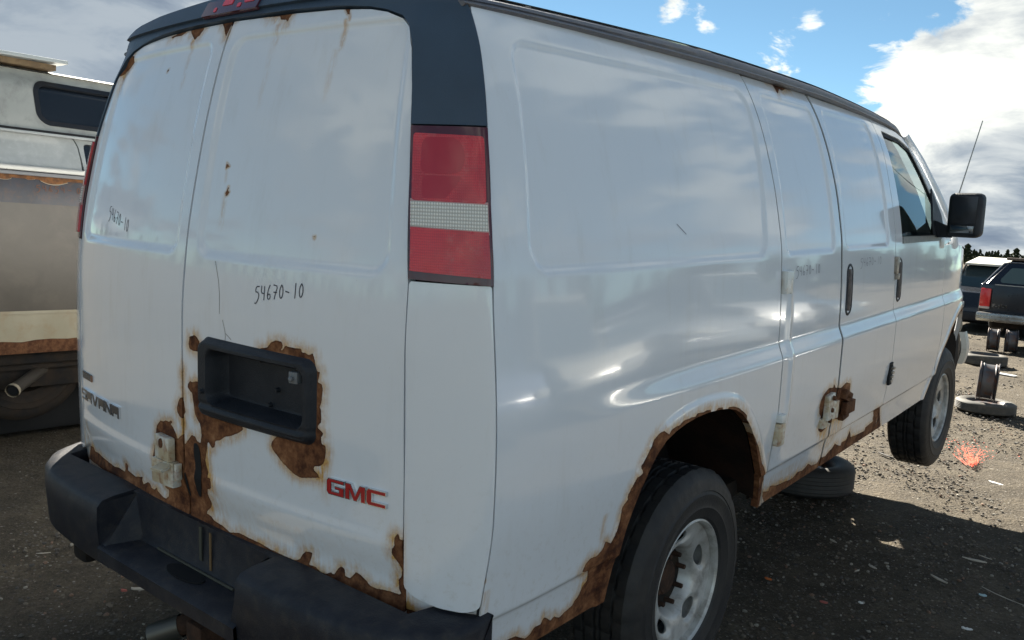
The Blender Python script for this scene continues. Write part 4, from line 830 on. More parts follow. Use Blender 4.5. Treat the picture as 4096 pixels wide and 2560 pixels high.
for x in xs:
    yo=bump_path(x)-.006; V+=[(x,.04,.570),(x,.004,.565),(x,-.004,.440),(x,-.012,.428),(x,yo+.02,.424),(x,yo,.414),(x,yo+.002,.372),(x,yo+.03,.352),(x,.02,.352)]
n=9
for i in range(len(xs)-1):
    for k in range(n): F.append((i*n+k,i*n+(k+1)%n,(i+1)*n+(k+1)%n,(i+1)*n+k))
bm=bmesh.new(); vs=[bm.verts.new(v) for v in V]
for f in F: bm.faces.new([vs[q] for q in f])
bm_obj('step_pad',bm,M_bump,RB,sharp=42)
for sg in (-1,1):   # sloping inner ends of the step well
    x0=-.355 if sg<0 else .375
    V=[(x0,-.115,.556),(x0,.02,.585),(x0-sg*.0,-.12,.42),(x0+(-sg)*.07,-.004,.43),(x0,-.115,.42),(x0-sg*.06,.015,.585)]
    mesh_obj('well_end',[(x0,-.100,.550),(x0-sg*.02,.01,.562),(x0-sg*.075,-.002,.426),(x0-sg*.03,-.104,.418),(x0,-.104,.418)],[(0,1,2,3,4)] if sg<0 else [(4,3,2,1,0)],M_bump,RB,smooth=False)
bm=bmesh.new(); bmesh.ops.create_cone(bm,cap_ends=True,segments=20,radius1=.055,radius2=.055,depth=.004,matrix=Matrix.Translation((.03,-.045,.4285))@Matrix.Diagonal((1.6,.55,1,1))); bm_obj('step_drain_hole',bm,M_gap,RB)
box('dirt_streak',(.095,-.0055,.50),(.008,.003,.11),mat('rusty_run',(.16,.10,.045),.8),RB); box('dirt_streak',(.045,-.0055,.51),(.012,.003,.10),mat('pale_run',(.06,.06,.045),.8),RB)
tube('dirt_line',[(-.18,-.012,.4315),(0,-.014,.4315),(.1,-.014,.4315),(.22,-.014,.4315)],.004,mat('pale_run',(.06,.06,.045),.8),RB,seg=6)
box('sun_block_box',(-.55,.62,.30),(.75,.95,.34),M_dark,ROOT,bev=.06); box('sun_block_rail',(-.86,.55,.30),(.10,1.0,.28),M_dark,ROOT,bev=.02)  # boxes added under the left rear to keep sun off the ground
# tail pipe and tow bar
tp=tube('exhaust_pipe',[(.16,.9,.27),(.05,.5,.24),(-.06,.2,.20),(-.17,.08,.16),(-.24,.02,.128)],.032,M_rustd,ROOT,seg=16,cap=False)
tube('pipe_tip',[(-.19,.065,.150),(-.262,.004,.115)],.036,mat('sooty_pipe_tip',(.10,.10,.09),.4,metal=.6),tp,seg=18,cap=False)
tube('tow_bar',[(-.5,.10,.27),(.5,.10,.27)],.035,M_rustd,ROOT,seg=8); box('tow_receiver',(.02,.06,.22),(.08,.16,.08),M_rustd,ROOT,bev=.01)
tube('hanging_wire',[(.45,-.02,.36),(.44,-.04,.28),(.465,-.035,.19),(.45,-.03,.10)],.004,mat('grey_wire',(.16,.16,.16),.6),ROOT,seg=6)
tube('hanging_wire',[(.63,-.02,.36),(.62,-.04,.25),(.60,-.03,.18)],.004,mat('grey_wire',(.16,.16,.16),.6),ROOT,seg=6)
tube('spare_tyre_edge',[(.42*math.cos(a)*.9+0,.55+.38*math.sin(a),.24) for a in np.linspace(0,2*math.pi,25)],.09,M_rubber,ROOT,seg=10,cap=False)
# ---- wheels
def tyre(name,Ro,Wd,Rr,par,seg=150,tread=True):
    h=Wd/2; G=.007
    prof=[(-h*.80,Rr),(-h*.86,Rr+.012),(-h*.97,Rr+.055),(-h*1.0,(Rr+Ro)/2),(-h*.95,Ro-.045),(-h*.84,Ro-.014),(-h*.74,Ro-.003)]
    tr=[-.70,-.46,-.44,-.38,-.36,-.13,-.11,-.05,-.03,.03,.05,.11,.13,.36,.38,.44,.46,.70]
    for i,t in enumerate(tr):
        gr = i in (2,3,6,7,10,11,14,15); prof.append((h*t,Ro-(.010 if gr else 0)+.002*(1-t*t)))
    prof+=[(h*.74,Ro-.003),(h*.84,Ro-.014),(h*.90,Ro-.028),(h*.93,Ro-.034),(h*.955,Ro-.050),(h*.985,Ro-.066),(h*.965,Ro-.068),(h*.98,(Rr+Ro)/2+.012),(h*1.01,(Rr+Ro)/2+.008),(h*1.0,(Rr+Ro)/2-.006),(h*.965,Rr+.058),(h*.985,Rr+.050),(h*.95,Rr+.040),(h*.90,Rr+.016),(h*.86,Rr+.012),(h*.80,Rr)]
    nt=len(prof)
    def mod(i,k,a,r):
        if tread and 5<i<nt-17:
            blk=(k+ (2 if abs(a)<h*.4 else 0))%5
            if blk==0: r-=.0075
        elif tread and i in (5,nt-17,nt-16,nt-15) and k%5==0: r-=.004; a*=.985
        elif tread and i in (nt-13,nt-12) and k%3==0: a*=.982
        return a,r
    return lathe(name,prof,seg,M_rubber,par,mod=mod)
holes=[(.153*math.cos(R(a)),.153*math.sin(R(a)),R(a)) for a in (90,18,-54,-126,162)]
def wheel(par,loc,sg,studs=True,detail=True):
    Wl=empty('wheel',loc); Wl.parent=par; Wl.scale=(sg,1,1)
    tyre('tyre',.385,.245,.212,Wl,seg=150 if detail else 60)
    lathe('rim_barrel',[(.102,.222),(.106,.214),(.098,.207),(.078,.205),(.060,.188),(-.06,.18),(-.09,.203),(-.106,.222)],72,M_steel,Wl)
    def hsd(X,Y):
        d=np.hypot(X,Y)-.204; d=np.maximum(d,.058-np.hypot(X,Y))
        for (a,b,th) in holes:
            u=(X-a)*math.cos(th)+(Y-b)*math.sin(th); v=-(X-a)*math.sin(th)+(Y-b)*math.cos(th)
            d=np.maximum(d,-( (np.sqrt((u/.022)**2+(v/.042)**2)-1)*.022))
        return d
    def ds(X,Y):
        r=np.hypot(X,Y); a=pch(r,[0,.055,.092,.106,.122,.15,.18,.204,.22],[-.015,-.015,-.013,.022,.058,.072,.077,.080,.080])
        for (p,q,th) in holes:
            u=(X-p)*math.cos(th)+(Y-q)*math.sin(th); v=-(X-p)*math.sin(th)+(Y-q)*math.cos(th)
            e=np.sqrt((u/.022)**2+(v/.042)**2); a=a-.010*np.exp(-((e-1)/.28)**2)
        return a, X, Y
    panel('wheel_disc',hsd,(-.21,-.21,.21,.21),.005 if detail else .012,ds,M_steel,Wl,flange=.006)
    lathe('brake_drum',[(-.03,.185),(-.02,.165),(.012,.165),(.014,.09),(.014,.0)],36,M_dark,Wl)
    lathe('hub',[(-.012,.104),(-.006,.104),(-.006,.062),(.020,.058),(.028,.05),(.028,.0)],30,M_rustd,Wl)
    if studs:
        for k in range(8):
            a=2*math.pi*k/8+.2; bm=bmesh.new(); bmesh.ops.create_cone(bm,cap_ends=True,segments=10,radius1=.0095,radius2=.008,depth=.052,matrix=Matrix.Translation((.020,.086*math.cos(a),.086*math.sin(a)))@Matrix.Rotation(R(90),4,'Y')); bm_obj('wheel_stud',bm,M_rustd,Wl)
    return Wl
wheel(ROOT,(.865,1.195,.272),1); wheel(ROOT,(-.865,1.22,.272),-1,studs=False,detail=False)
wheel(ROOT,(.845,4.64,.275),1); wheel(ROOT,(-.845,4.64,.275),-1,studs=False,detail=False)
for sg in (1,-1): tube('front_suspension_arm',[(sg*.25,4.64,.36),(sg*.72,4.64,.28)],.04,M_rust,ROOT,seg=8)
# ================================================================ ground
def ground_mat():
    m=bpy.data.materials.new('packed_gravel_dirt'); m.use_nodes=True; N=NT(m.node_tree)
    b=N.new('ShaderNodeBsdfPrincipled'); o=N.new('ShaderNodeOutputMaterial'); N.l.new(b.outputs[0],o.inputs[0])
    v=N.new('ShaderNodeTexCoord').outputs['Object']
    big=N.noise(v,.35,5,.6); mid=N.noise(v,3.5,6,.65); fine=N.noise(v,38,6,.7); vf=N.noise(v,150,3,.7)
    vor=N.new('ShaderNodeTexVoronoi'); vor.inputs['Scale'].default_value=62; vor.inputs['Randomness'].default_value=1; N.l.new(v,vor.inputs['Vector'])
    c=N.ramp(N.math('ADD',N.math('MULTIPLY',big,.5),N.math('MULTIPLY',mid,.5)),[(.34,(.039,.033,.025)),(.5,(.082,.069,.051)),(.64,(.134,.112,.080))])
    c=N.mix(N.math('MULTIPLY',N.ss(fine,.42,.66),.7),c,(.045,.037,.030)); c=N.mix(N.math('MULTIPLY',N.ss(vf,.55,.72),.6),c,(.27,.24,.19))
    vc=N.new('ShaderNodeSeparateColor'); N.l.new(vor.outputs['Color'],vc.inputs[0])
    c=N.mix(N.math('MULTIPLY',N.math('MULTIPLY',N.ss(vc.outputs[0],.78,.92),N.ss(vor.outputs['Distance'],.5,.25)),.75),c,N.ramp(vc.outputs[1],[(0,(.22,.18,.135)),(.5,(.12,.11,.10)),(1,(.32,.30,.27))]))
    N.put(b.inputs['Base Color'],c); b.inputs['Roughness'].default_value=.95; b.inputs['Specular IOR Level'].default_value=.15
    h=N.math('ADD',N.math('MULTIPLY',mid,.035),N.math('ADD',N.math('MULTIPLY',fine,.012),N.math('MULTIPLY',N.math('SUBTRACT',1.,vor.outputs['Distance']),.006)))
    bn=N.new('ShaderNodeBump'); bn.inputs['Strength'].default_value=1.; bn.inputs['Distance'].default_value=1.; N.put(bn.inputs['Height'],h); N.l.new(bn.outputs[0],b.inputs['Normal']); return m
xs=np.concatenate([[-1500,-300,-60,-20],np.arange(-9,9.01,.12),[20,60,300,1500]]); ysg=np.concatenate([[-1500,-300,-60,-15],np.arange(-5,24,.12),[40,80,300,1500]])
XX,YY=np.meshgrid(xs,ysg,indexing='ij'); near=(np.abs(XX)<9)&(YY>-5)&(YY<24)
ZZ=np.where(near,.018*np.sin(XX*1.7+1.2*np.sin(YY*.9))*np.sin(YY*1.3+.7)+.010*np.sin(XX*5.1+YY*2.3)+np.random.normal(0,.0035,XX.shape)-.01,-.01)
nV=np.stack([XX,YY,ZZ],-1).reshape(-1,3); nx_,ny_=XX.shape; ii,jj=np.meshgrid(np.arange(nx_-1),np.arange(ny_-1),indexing='ij'); q=(ii*ny_+jj).ravel()
tag(mesh_obj('ground',nV,np.stack([q,q+ny_,q+ny_+1,q+1],1),ground_mat(),sharp=None),kind='structure')
# loose stones
def stones():
    base=[]
    for k in range(5):
        bm=bmesh.new(); bmesh.ops.create_icosphere(bm,subdivisions=1,radius=1); vs=np.array([v.co[:] for v in bm.verts]); fs=np.array([[v.index for v in f.verts] for f in bm.faces]); bm.free()
        vs=vs*(1+np.random.uniform(-.28,.28,(len(vs),1))); vs[:,2]*=.62; base.append((vs,fs))
    V=[];F=[];MI=[];off=0
    rg=np.random.default_rng(3)
    def put(n,x0,x1,y0,y1,s0,s1):
        nonlocal off
        for _ in range(n):
            vs,fs=base[rg.integers(5)]; s=s0+(s1-s0)*rg.random()**3.2; a=rg.random()*6.28; c_,s_=math.cos(a),math.sin(a)
            P=vs*s*np.array([1,rg.uniform(.6,1),1]); P=np.stack([P[:,0]*c_-P[:,1]*s_,P[:,0]*s_+P[:,1]*c_,P[:,2]],1)+[rg.uniform(x0,x1),rg.uniform(y0,y1),s*.12-.006]
            V.append(P);F.append(fs+off);MI.extend([rg.choice(5,p=[.34,.27,.2,.12,.07])]*len(fs)); off+=len(P)
    put(6500,-3.6,.0,-.9,2.4,.0025,.013); put(8000,.0,2.3,1.6,5.6,.0025,.013); put(6500,-.8,1.7,5,10.5,.004,.017); put(3500,-3.,1.2,9,20,.007,.028)
    o=mesh_obj('loose_gravel',np.concatenate(V),np.concatenate(F),[mat('stone_a',(.10,.088,.075),.9),mat('stone_b',(.15,.128,.10),.9),mat('stone_c',(.065,.06,.055),.9),mat('stone_d',(.27,.25,.21),.85),mat('stone_e',(.19,.12,.085),.9)],smooth=False)
    o.data.polygons.foreach_set('material_index',np.array(MI,dtype=np.int32)); tag(o,kind='stuff')
stones()
# ================================================================ litter
def chip(name,x,y,l,w,rot,mt,label,cat,group=None,h=.006,tilt=0.06,bend=.2):
    bm=bmesh.new(); n=6; L=[];
    rnd=random.Random(x*31+y*17)
    for i in range(n+1):
        t=i/n-.5; ww=w*(1-.7*abs(2*t)**2.2)*rnd.uniform(.75,1.1)/2; c=bend*l*(t*t-.1)
        L.append([bm.verts.new((t*l,c-ww,0)),bm.verts.new((t*l,c+ww,0)),bm.verts.new((t*l,c+ww*.8,h*rnd.uniform(.7,1.3))),bm.verts.new((t*l,c-ww*.8,h*rnd.uniform(.7,1.3)))])
    for i in range(n):
        for k in range(4): bm.faces.new((L[i][k],L[i][(k+1)%4],L[i+1][(k+1)%4],L[i+1][k]))
    bm.faces.new(L[0][::-1]); bm.faces.new(L[n])
    o=bm_obj(name,bm,mt,None,smooth=False); o.location=(x,y,.004); o.rotation_euler=(tilt,tilt*.6,rot); return tag(o,label,cat,group)
chip('wood_chip',1.305,3.319,0.1,0.016,-0.5,mat('litter_pale_wood',(.42,.38,.32),.8),'long pale wood sliver in the van shadow at the lower right','wood chip',h=0.006)
chip('wood_chip',1.382,3.776,0.12,0.02,0.2,mat('litter_pale_wood',(.42,.38,.32),.8),'bent pale splinter near the shadow edge at the right','wood chip',h=0.006)
chip('twig',1.416,3.875,0.07,0.008,-0.2,mat('litter_pale_wood',(.42,.38,.32),.8),'thin pale twig beside the bent splinter','twig',h=0.004)
chip('wood_chip',1.011,3.222,0.05,0.015,-0.4,mat('litter_pale_wood',(.42,.38,.32),.8),'small pale chip right of the rear wheel','wood chip',h=0.006)
chip('wood_chip',0.971,3.107,0.05,0.008,1.4,mat('litter_pale_wood',(.42,.38,.32),.8),'thin upright sliver right of the rear wheel','wood chip',h=0.004)
chip('paint_flake_scrap',0.732,3.454,0.05,0.014,-0.5,mat('litter_pale_wood',(.42,.38,.32),.8),'small pale flake in the shadow beyond the rear tyre','flake',h=0.006)
chip('paint_flake_scrap',1.540,2.783,0.045,0.022,0.2,mat('litter_white_bit',(.66,.66,.64),.8),'white flake at the bottom right corner','flake',h=0.006)
chip('paint_flake_scrap',1.109,2.705,0.022,0.014,0,mat('litter_white_bit',(.66,.66,.64),.8),'tiny white fragment low in the shadow','flake',h=0.006)
chip('plastic_fragment',0.983,2.576,0.035,0.018,0.4,mat('litter_red_bit',(.35,.10,.08),.8),'dull red plastic fragment right of the rear tyre','plastic fragment',h=0.006)
chip('plastic_fragment',0.690,2.640,0.035,0.015,0.1,mat('litter_orange_bit',(.6,.16,.04),.8),'orange plastic fragment close to the rear tyre','plastic fragment',h=0.006)
chip('plastic_fragment',1.515,3.266,0.035,0.02,0.3,mat('litter_blue_bit',(.35,.50,.55),.8),'pale blue plastic fragment at the right edge','plastic fragment',h=0.006)
chip('twig',1.591,3.330,0.22,0.005,-0.35,mat('litter_pale_wood',(.42,.38,.32),.8),'long thin stalk at the right edge','twig',h=0.0025)
chip('wood_chip',-1.165,0.436,0.07,0.02,0.9,mat('litter_pale_wood',(.42,.38,.32),.8),'brown splinter on the ground below the left bumper','wood chip',h=0.006)
chip('twig',-1.803,0.312,0.06,0.005,1.1,mat('litter_pale_wood',(.42,.38,.32),.8),'thin straw on the dark gravel far left','twig',h=0.0025)
chip('paint_flake_scrap',-1.193,0.381,0.028,0.016,0.5,mat('litter_red_bit',(.35,.10,.08),.8),'reddish chip beside the brown splinter','flake',h=0.006)
chip('stick',1.039,6.145,0.12,0.01,-0.1,mat('litter_pale_wood',(.42,.38,.32),.8),'white stick at the foot of the orange paint','stick',h=0.005)
chip('stick',0.333,5.871,0.14,0.03,-0.5,mat('litter_dark_bit',(.05,.045,.04),.8),'dark stick on sunlit gravel below the front wheel','stick',h=0.006)
chip('scrap',1.167,5.689,0.12,0.03,-0.3,mat('litter_white_bit',(.66,.66,.64),.8),'white scrap on the sunlit gravel right of the shadow edge','scrap',h=0.006)
chip('scrap',0.583,10.590,0.1,0.03,0.1,mat('litter_white_bit',(.66,.66,.64),.8),'small white scrap on gravel below the upright rim','scrap',h=0.006)
# orange paint splash on the ground
bm=bmesh.new(); rnd=random.Random(5)
for k in range(16):
    a=rnd.gauss(1.78,.10); l=rnd.uniform(.06,.7)*(1 if k%3==0 else .55); r0=rnd.uniform(0,.25); w=rnd.uniform(.003,.010)
    ox,oy=rnd.gauss(0,.012),rnd.gauss(0,.012); c_,s_=math.cos(a),math.sin(a); z=.006+k*.00012
    p=[(ox+r0*c_,oy+r0*s_),(ox+(r0+l)*c_,oy+(r0+l)*s_)]; nn=(-s_*w/2,c_*w/2)
    vs=[bm.verts.new((p[0][0]+nn[0],p[0][1]+nn[1],z)),bm.verts.new((p[0][0]-nn[0],p[0][1]-nn[1],z)),bm.verts.new((p[1][0]-nn[0]*.2,p[1][1]-nn[1]*.2,z)),bm.verts.new((p[1][0]+nn[0]*.2,p[1][1]+nn[1]*.2,z))]; bm.faces.new(vs)
for k in range(520):
    a=rnd.gauss(1.78,.16); l=abs(rnd.gauss(.15,.40)); s=rnd.uniform(.0025,.008); z=.0123+k*.00005; c=(l*math.cos(a),l*math.sin(a))
    bm.faces.new([bm.verts.new((c[0]+s*math.cos(t)*rnd.uniform(.6,1),c[1]+s*math.sin(t)*rnd.uniform(.6,1.6),z)) for t in (0,1.05,2.1,3.14,4.2,5.2)])
o=bm_obj('paint_splash',bm,mat('fluorescent_orange_paint',(.95,.13,.045),.7,noise=(40,.15,(.75,.10,.05))),None,smooth=False); o.location=(.945,6.0,.010); tag(o,'fan of fluorescent orange paint sprayed on the gravel beyond the front wheel','paint mark')
# ================================================================ tyres and steel rims used as stands
M_wrim=mat('weathered_steel_rim',(.10,.105,.115),.45,metal=.3,noise=(7,.2,(.06,.055,.06)),grime=(14,.9,(.15,.065,.03)))
M_trd=mat('dusty_tyre',(.045,.044,.042),.75,noise=(9,.25,(.09,.083,.07)),grime=(12,.5,(.16,.14,.11)))
def flat_tyre(loc,Ro,Wd,Rr,label,rot=(0,0,0),mt=None,rimdisc=True):
    T_=empty('lying_tyre',loc,rot,label=label,cat='tyre')
    h=Wd/2; prof=[(h*.75,Rr),(h*.9,Rr+.02),(h,(Ro+Rr)/2),(h*.9,Ro-.025),(h*.7,Ro-.006)]+[(h*t,Ro-(.006 if k%2 else 0)) for k,t in enumerate((.55,.5,.28,.24,.03,-.03,-.24,-.28,-.5,-.55))]+[(-h*.7,Ro-.006),(-h*.9,Ro-.025),(-h,(Ro+Rr)/2),(-h*.9,Rr+.02),(-h*.75,Rr)]
    o=lathe('tyre',prof,72,mt or M_trd,T_,axis='Z'); o.location=(0,0,h)
    if rimdisc:
        r=lathe('rim',[(h*.8,Rr+.006),(h*.7,Rr),(h*.3,Rr-.015),(h*.25,Rr*.8),(h*.45,Rr*.6),(h*.4,Rr*.3),(h*.2,Rr*.28),(-h*.7,Rr*.3),(-h*.7,Rr-.01)],40,M_wrim,T_,axis='Z'); r.location=(0,0,h)
    return T_
def rim_thing(loc,Rr,Wd,label,rot,group=None,name='steel_rim',mt=None):
    T_=empty(name,loc,rot,label=label,cat='wheel rim',group=group); h=Wd/2; mt=mt or M_wrim
    lathe('rim_barrel',[(-h,Rr),(-h+.008,Rr+.003),(-h+.014,Rr-.016),(-h*.72,Rr-.020),(-h*.62,Rr-.008),(-h*.5,Rr-.018),(-h*.25,Rr-.022),(h*.20,Rr-.022),(h*.55,Rr-.020),(h*.66,Rr-.006),(h*.76,Rr-.022),(h-.014,Rr-.016),(h-.008,Rr+.003),(h,Rr),(h-.004,Rr-.022),(h*.55,Rr-.03),(h*.2,Rr-.040),(-h*.25,Rr-.040),(-h*.5,Rr-.03),(-h+.004,Rr-.022)],60,mt,T_,closed=True)
    def hs(X,Y):
        d=np.maximum(np.hypot(X,Y)-(Rr-.039),.032-np.hypot(X,Y))
        for k in range(8):
            a=k*math.pi/4; d=np.maximum(d,-(np.hypot((X-.115*math.cos(a)),(Y-.115*math.sin(a)))-.016))
        return d
    panel('rim_disc',hs,(-Rr,-Rr,Rr,Rr),.012,lambda X,Y:(h*.25+.03*np.exp(-((np.hypot(X,Y)-.10)/.04)**2),X,Y),mt,T_,flange=.004)
    return T_
flat_tyre((.50,8.98,0),.295,.125,.19,'small grey spare tyre lying flat under an upright rusty rim on sunlit gravel')
rim_thing((.49,9.0,.125+.20),.205,.185,'rusty steel rim standing upright on a flat tyre in sunlight',(0,R(2),R(10)))
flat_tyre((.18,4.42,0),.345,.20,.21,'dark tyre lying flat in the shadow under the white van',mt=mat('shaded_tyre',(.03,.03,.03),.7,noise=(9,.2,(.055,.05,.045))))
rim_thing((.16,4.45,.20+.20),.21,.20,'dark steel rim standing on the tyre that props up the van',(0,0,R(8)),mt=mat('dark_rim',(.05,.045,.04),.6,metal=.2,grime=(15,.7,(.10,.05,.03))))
rim_thing((-.64,16.0,.21),.21,.19,'grey steel rim upright under the black pickup, left one of the close pair',(0,0,R(7)),group='upright rims propping the black pickup')
rim_thing((-.36,16.0,.21),.21,.19,'grey steel rim upright under the black pickup, right one of the close pair',(0,0,R(12)),group='upright rims propping the black pickup')
flat_tyre((-.35,13.6,0),.33,.17,.2,'dark flat tyre on the gravel in front of the black pickup')
T_=empty('plastic_shard',(.06,12.6,.0),label='pale plastic shard lying on the gravel right of the upright rim',cat='debris'); bm=bmesh.new(); bbox(bm,(0,0,.012),(.42,.10,.012),(.05,0,R(-20)),.004); bm_obj('shard',bm,mat('pale_plastic',(.62,.63,.62),.5),T_)
# ================================================================ camper van on the left
CV=empty('camper_van',(-3.2,0,0),(0,0,0),label='weathered beige camper van with raised roof and brown lower band, left of the white van',cat='van')
M_cream=mat('weathered_cream',(.44,.44,.40),.5,noise=(3,.22,(.35,.355,.33)),grime=(5,.8,(.20,.20,.185)))
M_cwht=mat('camper_white',(.40,.42,.42),.38,noise=(5,.2,(.33,.35,.35)),grime=(30,.35,(.52,.54,.54)))
M_brn=mat('brown_metallic_band',(.072,.063,.053),.32,metal=.1,noise=(2.2,.25,(.098,.086,.072)),grime=(5,.5,(.125,.106,.085)))
M_navy=mat('dark_navy_band',(.035,.037,.050),.35,noise=(7,.2,(.055,.055,.07)),grime=(20,.5,(.14,.07,.035)))
M_bei=mat('beige_paint',(.33,.30,.22),.38,noise=(4,.2,(.38,.345,.26)),grime=(9,.5,(.30,.21,.12)))
M_strp=mat('bright_trim_strip',(.42,.42,.40),.30,metal=.4)
def cx(z): return float(pch(z,[.5,.70,.95,1.3,1.6,1.75,2.0],[-.07,-.03,0,.01,0,-.02,-.075]))
Y0,Y1c=-.15,5.2
def band(name,z0,z1,mt,off=0,n=6,ymin=None,ymax=None,rust=False,wav=0):
    ys_=np.linspace(ymin if ymin is not None else Y0, ymax if ymax is not None else Y1c, 60); V=[];F=[]; rnd=np.random.default_rng(int(z0*97))
    w=np.cumsum(rnd.normal(0,1,60)); w=(w-np.linspace(w[0],w[-1],60)); w=w/max(abs(w).max(),1)*wav
    for k,y in enumerate(ys_):
        for i in range(n+1):
            z=z0+(z1-z0)*i/n+ (w[k]+rnd.normal(0,wav*.25)) *(1 if i==n and wav else 0); V.append((cx(z)+off,y,z))
    for a in range(59):
        for i in range(n): F.append((a*(n+1)+i,(a+1)*(n+1)+i,(a+1)*(n+1)+i+1,a*(n+1)+i+1))
    return mesh_obj(name,V,F,mt,CV)
band('sill_panel',.705,.935,M_bei); band('brown_side_band',.945,1.585,M_brn,.002); band('dark_side_band',1.580,1.735,M_navy,.005)
rb=band('rusty_sill_edge',.69,.775,M_rust,.004,wav=.018)
band('body_ridge',.932,.950,M_bei,.012,2); band('rusty_band_edge',1.722,1.745,mat('orange_rust',(.30,.13,.045),.8,noise=(25,.15,(.13,.06,.03))),.009,2,wav=.0)
rnd=random.Random(2)
for (y,l,h) in ((.66,.05,.018),(.80,.03,.01),(.93,.085,.028),(1.3,.1,.03)):
    P=[(y+l*math.cos(a)*rnd.uniform(.8,1.1),1.728+h*math.sin(a)) for a in np.linspace(math.pi,2*math.pi,9)]
    mesh_obj('peeled_patch',[(cx(z)+.0095,a,z) for a,z in P],[tuple(range(9))],mat('orange_rust',(.30,.13,.045),.8),CV,smooth=False)
    mesh_obj('paint_flake',[(cx(z)+.013,a,z) for a,z in P]+[(cx(z)+.016,y+(a-y)*1.05,1.728+(z-1.728)*1.15) for a,z in P],[(i,i+1,10+i,9+i) for i in range(1,7)],mat('flake',(.62,.52,.38),.6),CV,smooth=False)
tb=box('trim_strip',(.010,2.525,1.782),(.028,5.3,.032),M_strp,CV,bev=.006); box('trim_strip',(.004,2.525,1.752),(.030,5.3,.022),mat('dull_trim',(.20,.20,.21),.4),CV,bev=.004)
def csurf(y,z):
    y=np.asarray(y,float); z=np.asarray(z,float); d=CWQ(y,z)
    return pch(z,[.5,.70,.95,1.3,1.6,1.75,2.0],[-.07,-.03,0,.01,0,-.02,-.075])-.010*(1-sst(d,-.02,0)),y,z
CWQ=rquad([(.02,1.83),(1.06,1.83),(1.00,1.965),(.05,1.965)],.05)
DG=[(1.062,1.998),(1.080,1.975),(1.097,1.94),(1.108,1.88),(1.118,1.80)]
P=np.array([(Y0,1.797),(1.112,1.797)]+[(a-.004,b) for a,b in DG[::-1]][1:]+[(Y0,1.998)]); panel('upper_side_panel',lambda X,Y: sdf(P,X,Y),(Y0,1.79,1.2,2.0),.02,csurf,M_cwht,CV,flange=.02)
DP=np.array([(1.125,1.797)]+[(a+.004,b) for a,b in DG[::-1]][1:]+[(2.2,1.998),(2.4,1.797)]); wq=rquad([(1.142,1.815),(2.2,1.815),(2.1,1.962),(1.130,1.962)],.02)
panel('front_door_frame',lambda X,Y: np.maximum(sdf(DP,X,Y),-wq(X,Y)),(1.0,1.79,2.5,2.0),.012,csurf,M_cwht,CV,flange=.02); panel('door_window',wq,(1.1,1.8,2.3,2.0),.05,csurf,M_dglass,CV,flange=0,off=-.012)
box('gutter',(-.050,2.525,2.006),(.040,5.3,.014),M_gap,CV,bev=.003); box('gutter_lip',(-.040,2.525,1.991),(.034,5.3,.016),M_cwht,CV,bev=.004)
# raised fibreglass roof, side wall leaning in, with a rounded window
def rsurf(y,z): 
    y=np.asarray(y,float); z=np.asarray(z,float); return -.07-.14*(z-2.0)/.34-.05*sst(z,2.26,2.37),y,z
cwq=rquad([(.882,2.052),(1.62,2.052),(1.60,2.312),(.888,2.312)],.075)
panel('raised_roof_side',lambda X,Y: np.maximum(rquad([(Y0,2.014),(Y1c,2.014),(Y1c-.2,2.372),(Y0,2.372)],.01)(X,Y),-cwq(X,Y)),(Y0,2.0,Y1c,2.38),.02,rsurf,M_cream,CV,flange=.02)
panel('roof_window',cwq,(.85,2.03,1.65,2.33),.02,rsurf,M_dglass,CV,flange=0,off=-.014); panel('window_frame',lambda X,Y: np.maximum(cwq(X,Y)-.004,-(cwq(X,Y)+.024)),(.85,2.03,1.65,2.33),.012,rsurf,mat('window_rubber',(.010,.011,.014),.5),CV,flange=.01,off=.004)
V=[];F=[]
for y in np.linspace(Y0,Y1c-.2,12):
    for s in np.linspace(-1,1,13): V.append((-1.02+s*.78,y,2.372+.05*(1-s**4)))
for i in range(11):
    for k in range(12): F.append((i*13+k,i*13+k+1,(i+1)*13+k+1,(i+1)*13+k))
mesh_obj('raised_roof_top',V,F,M_cream,CV)
bm=bmesh.new()
bbox(bm,(-.50,.62,2.438),(.66,.93,.022),(R(1.0),0,0),.005); bm_obj('roof_vent_cover',bm,mat('roof_vent_grey',(.42,.45,.45),.4),CV)
bm=bmesh.new(); bbox(bm,(-.52,.62,2.41),(.58,.84,.035),(0,0,0),.004); bm_obj('roof_vent_base',bm,mat('vent_shadow_brown',(.11,.075,.045),.8,noise=(12,.2,(.22,.15,.08))),CV)
box('body_core',(-1.05,2.525,1.30),(1.90,5.3,1.20),M_dark,CV); box('roof_core',(-1.02,2.525,2.15),(1.5,5.3,.36),M_dark,CV)
box('left_side_panel',(-2.02,2.525,1.35),(.03,5.3,1.3),M_bei,CV,bev=.01); box('rear_doors',(-1.02,-.16,1.35),(1.9,.03,1.3),M_cream,CV,bev=.01)
for y in (.90,-1.9+4.6): pass
def simple_wheel(par,loc,Ro=.36,Wd=.22,rot=0,mt=None):
    Wl=empty('wheel',loc,(0,0,rot)); Wl.parent=par; tyre('tyre',Ro,Wd,Ro*.56,Wl,seg=40,tread=False)
    lathe('rim',[(Wd*.42,Ro*.57),(Wd*.38,Ro*.53),(Wd*.1,Ro*.5),(Wd*.14,Ro*.3),(Wd*.25,Ro*.2),(Wd*.25,0)],28,mt or M_steel,Wl); return Wl
[ [setattr(c_,'data',c_.data.copy()) or c_.data.materials.clear() or c_.data.materials.append(M_dark) for c_ in w_.children] for w_ in (simple_wheel(CV,(-.34,.88,.60),.37,.22,mt=M_dark),simple_wheel(CV,(-1.85,.88,.60),.37,.22,mt=M_dark))]; box('inner_skirt',(-.20,2.525,.58),(.02,5.3,.26),M_dark,CV)
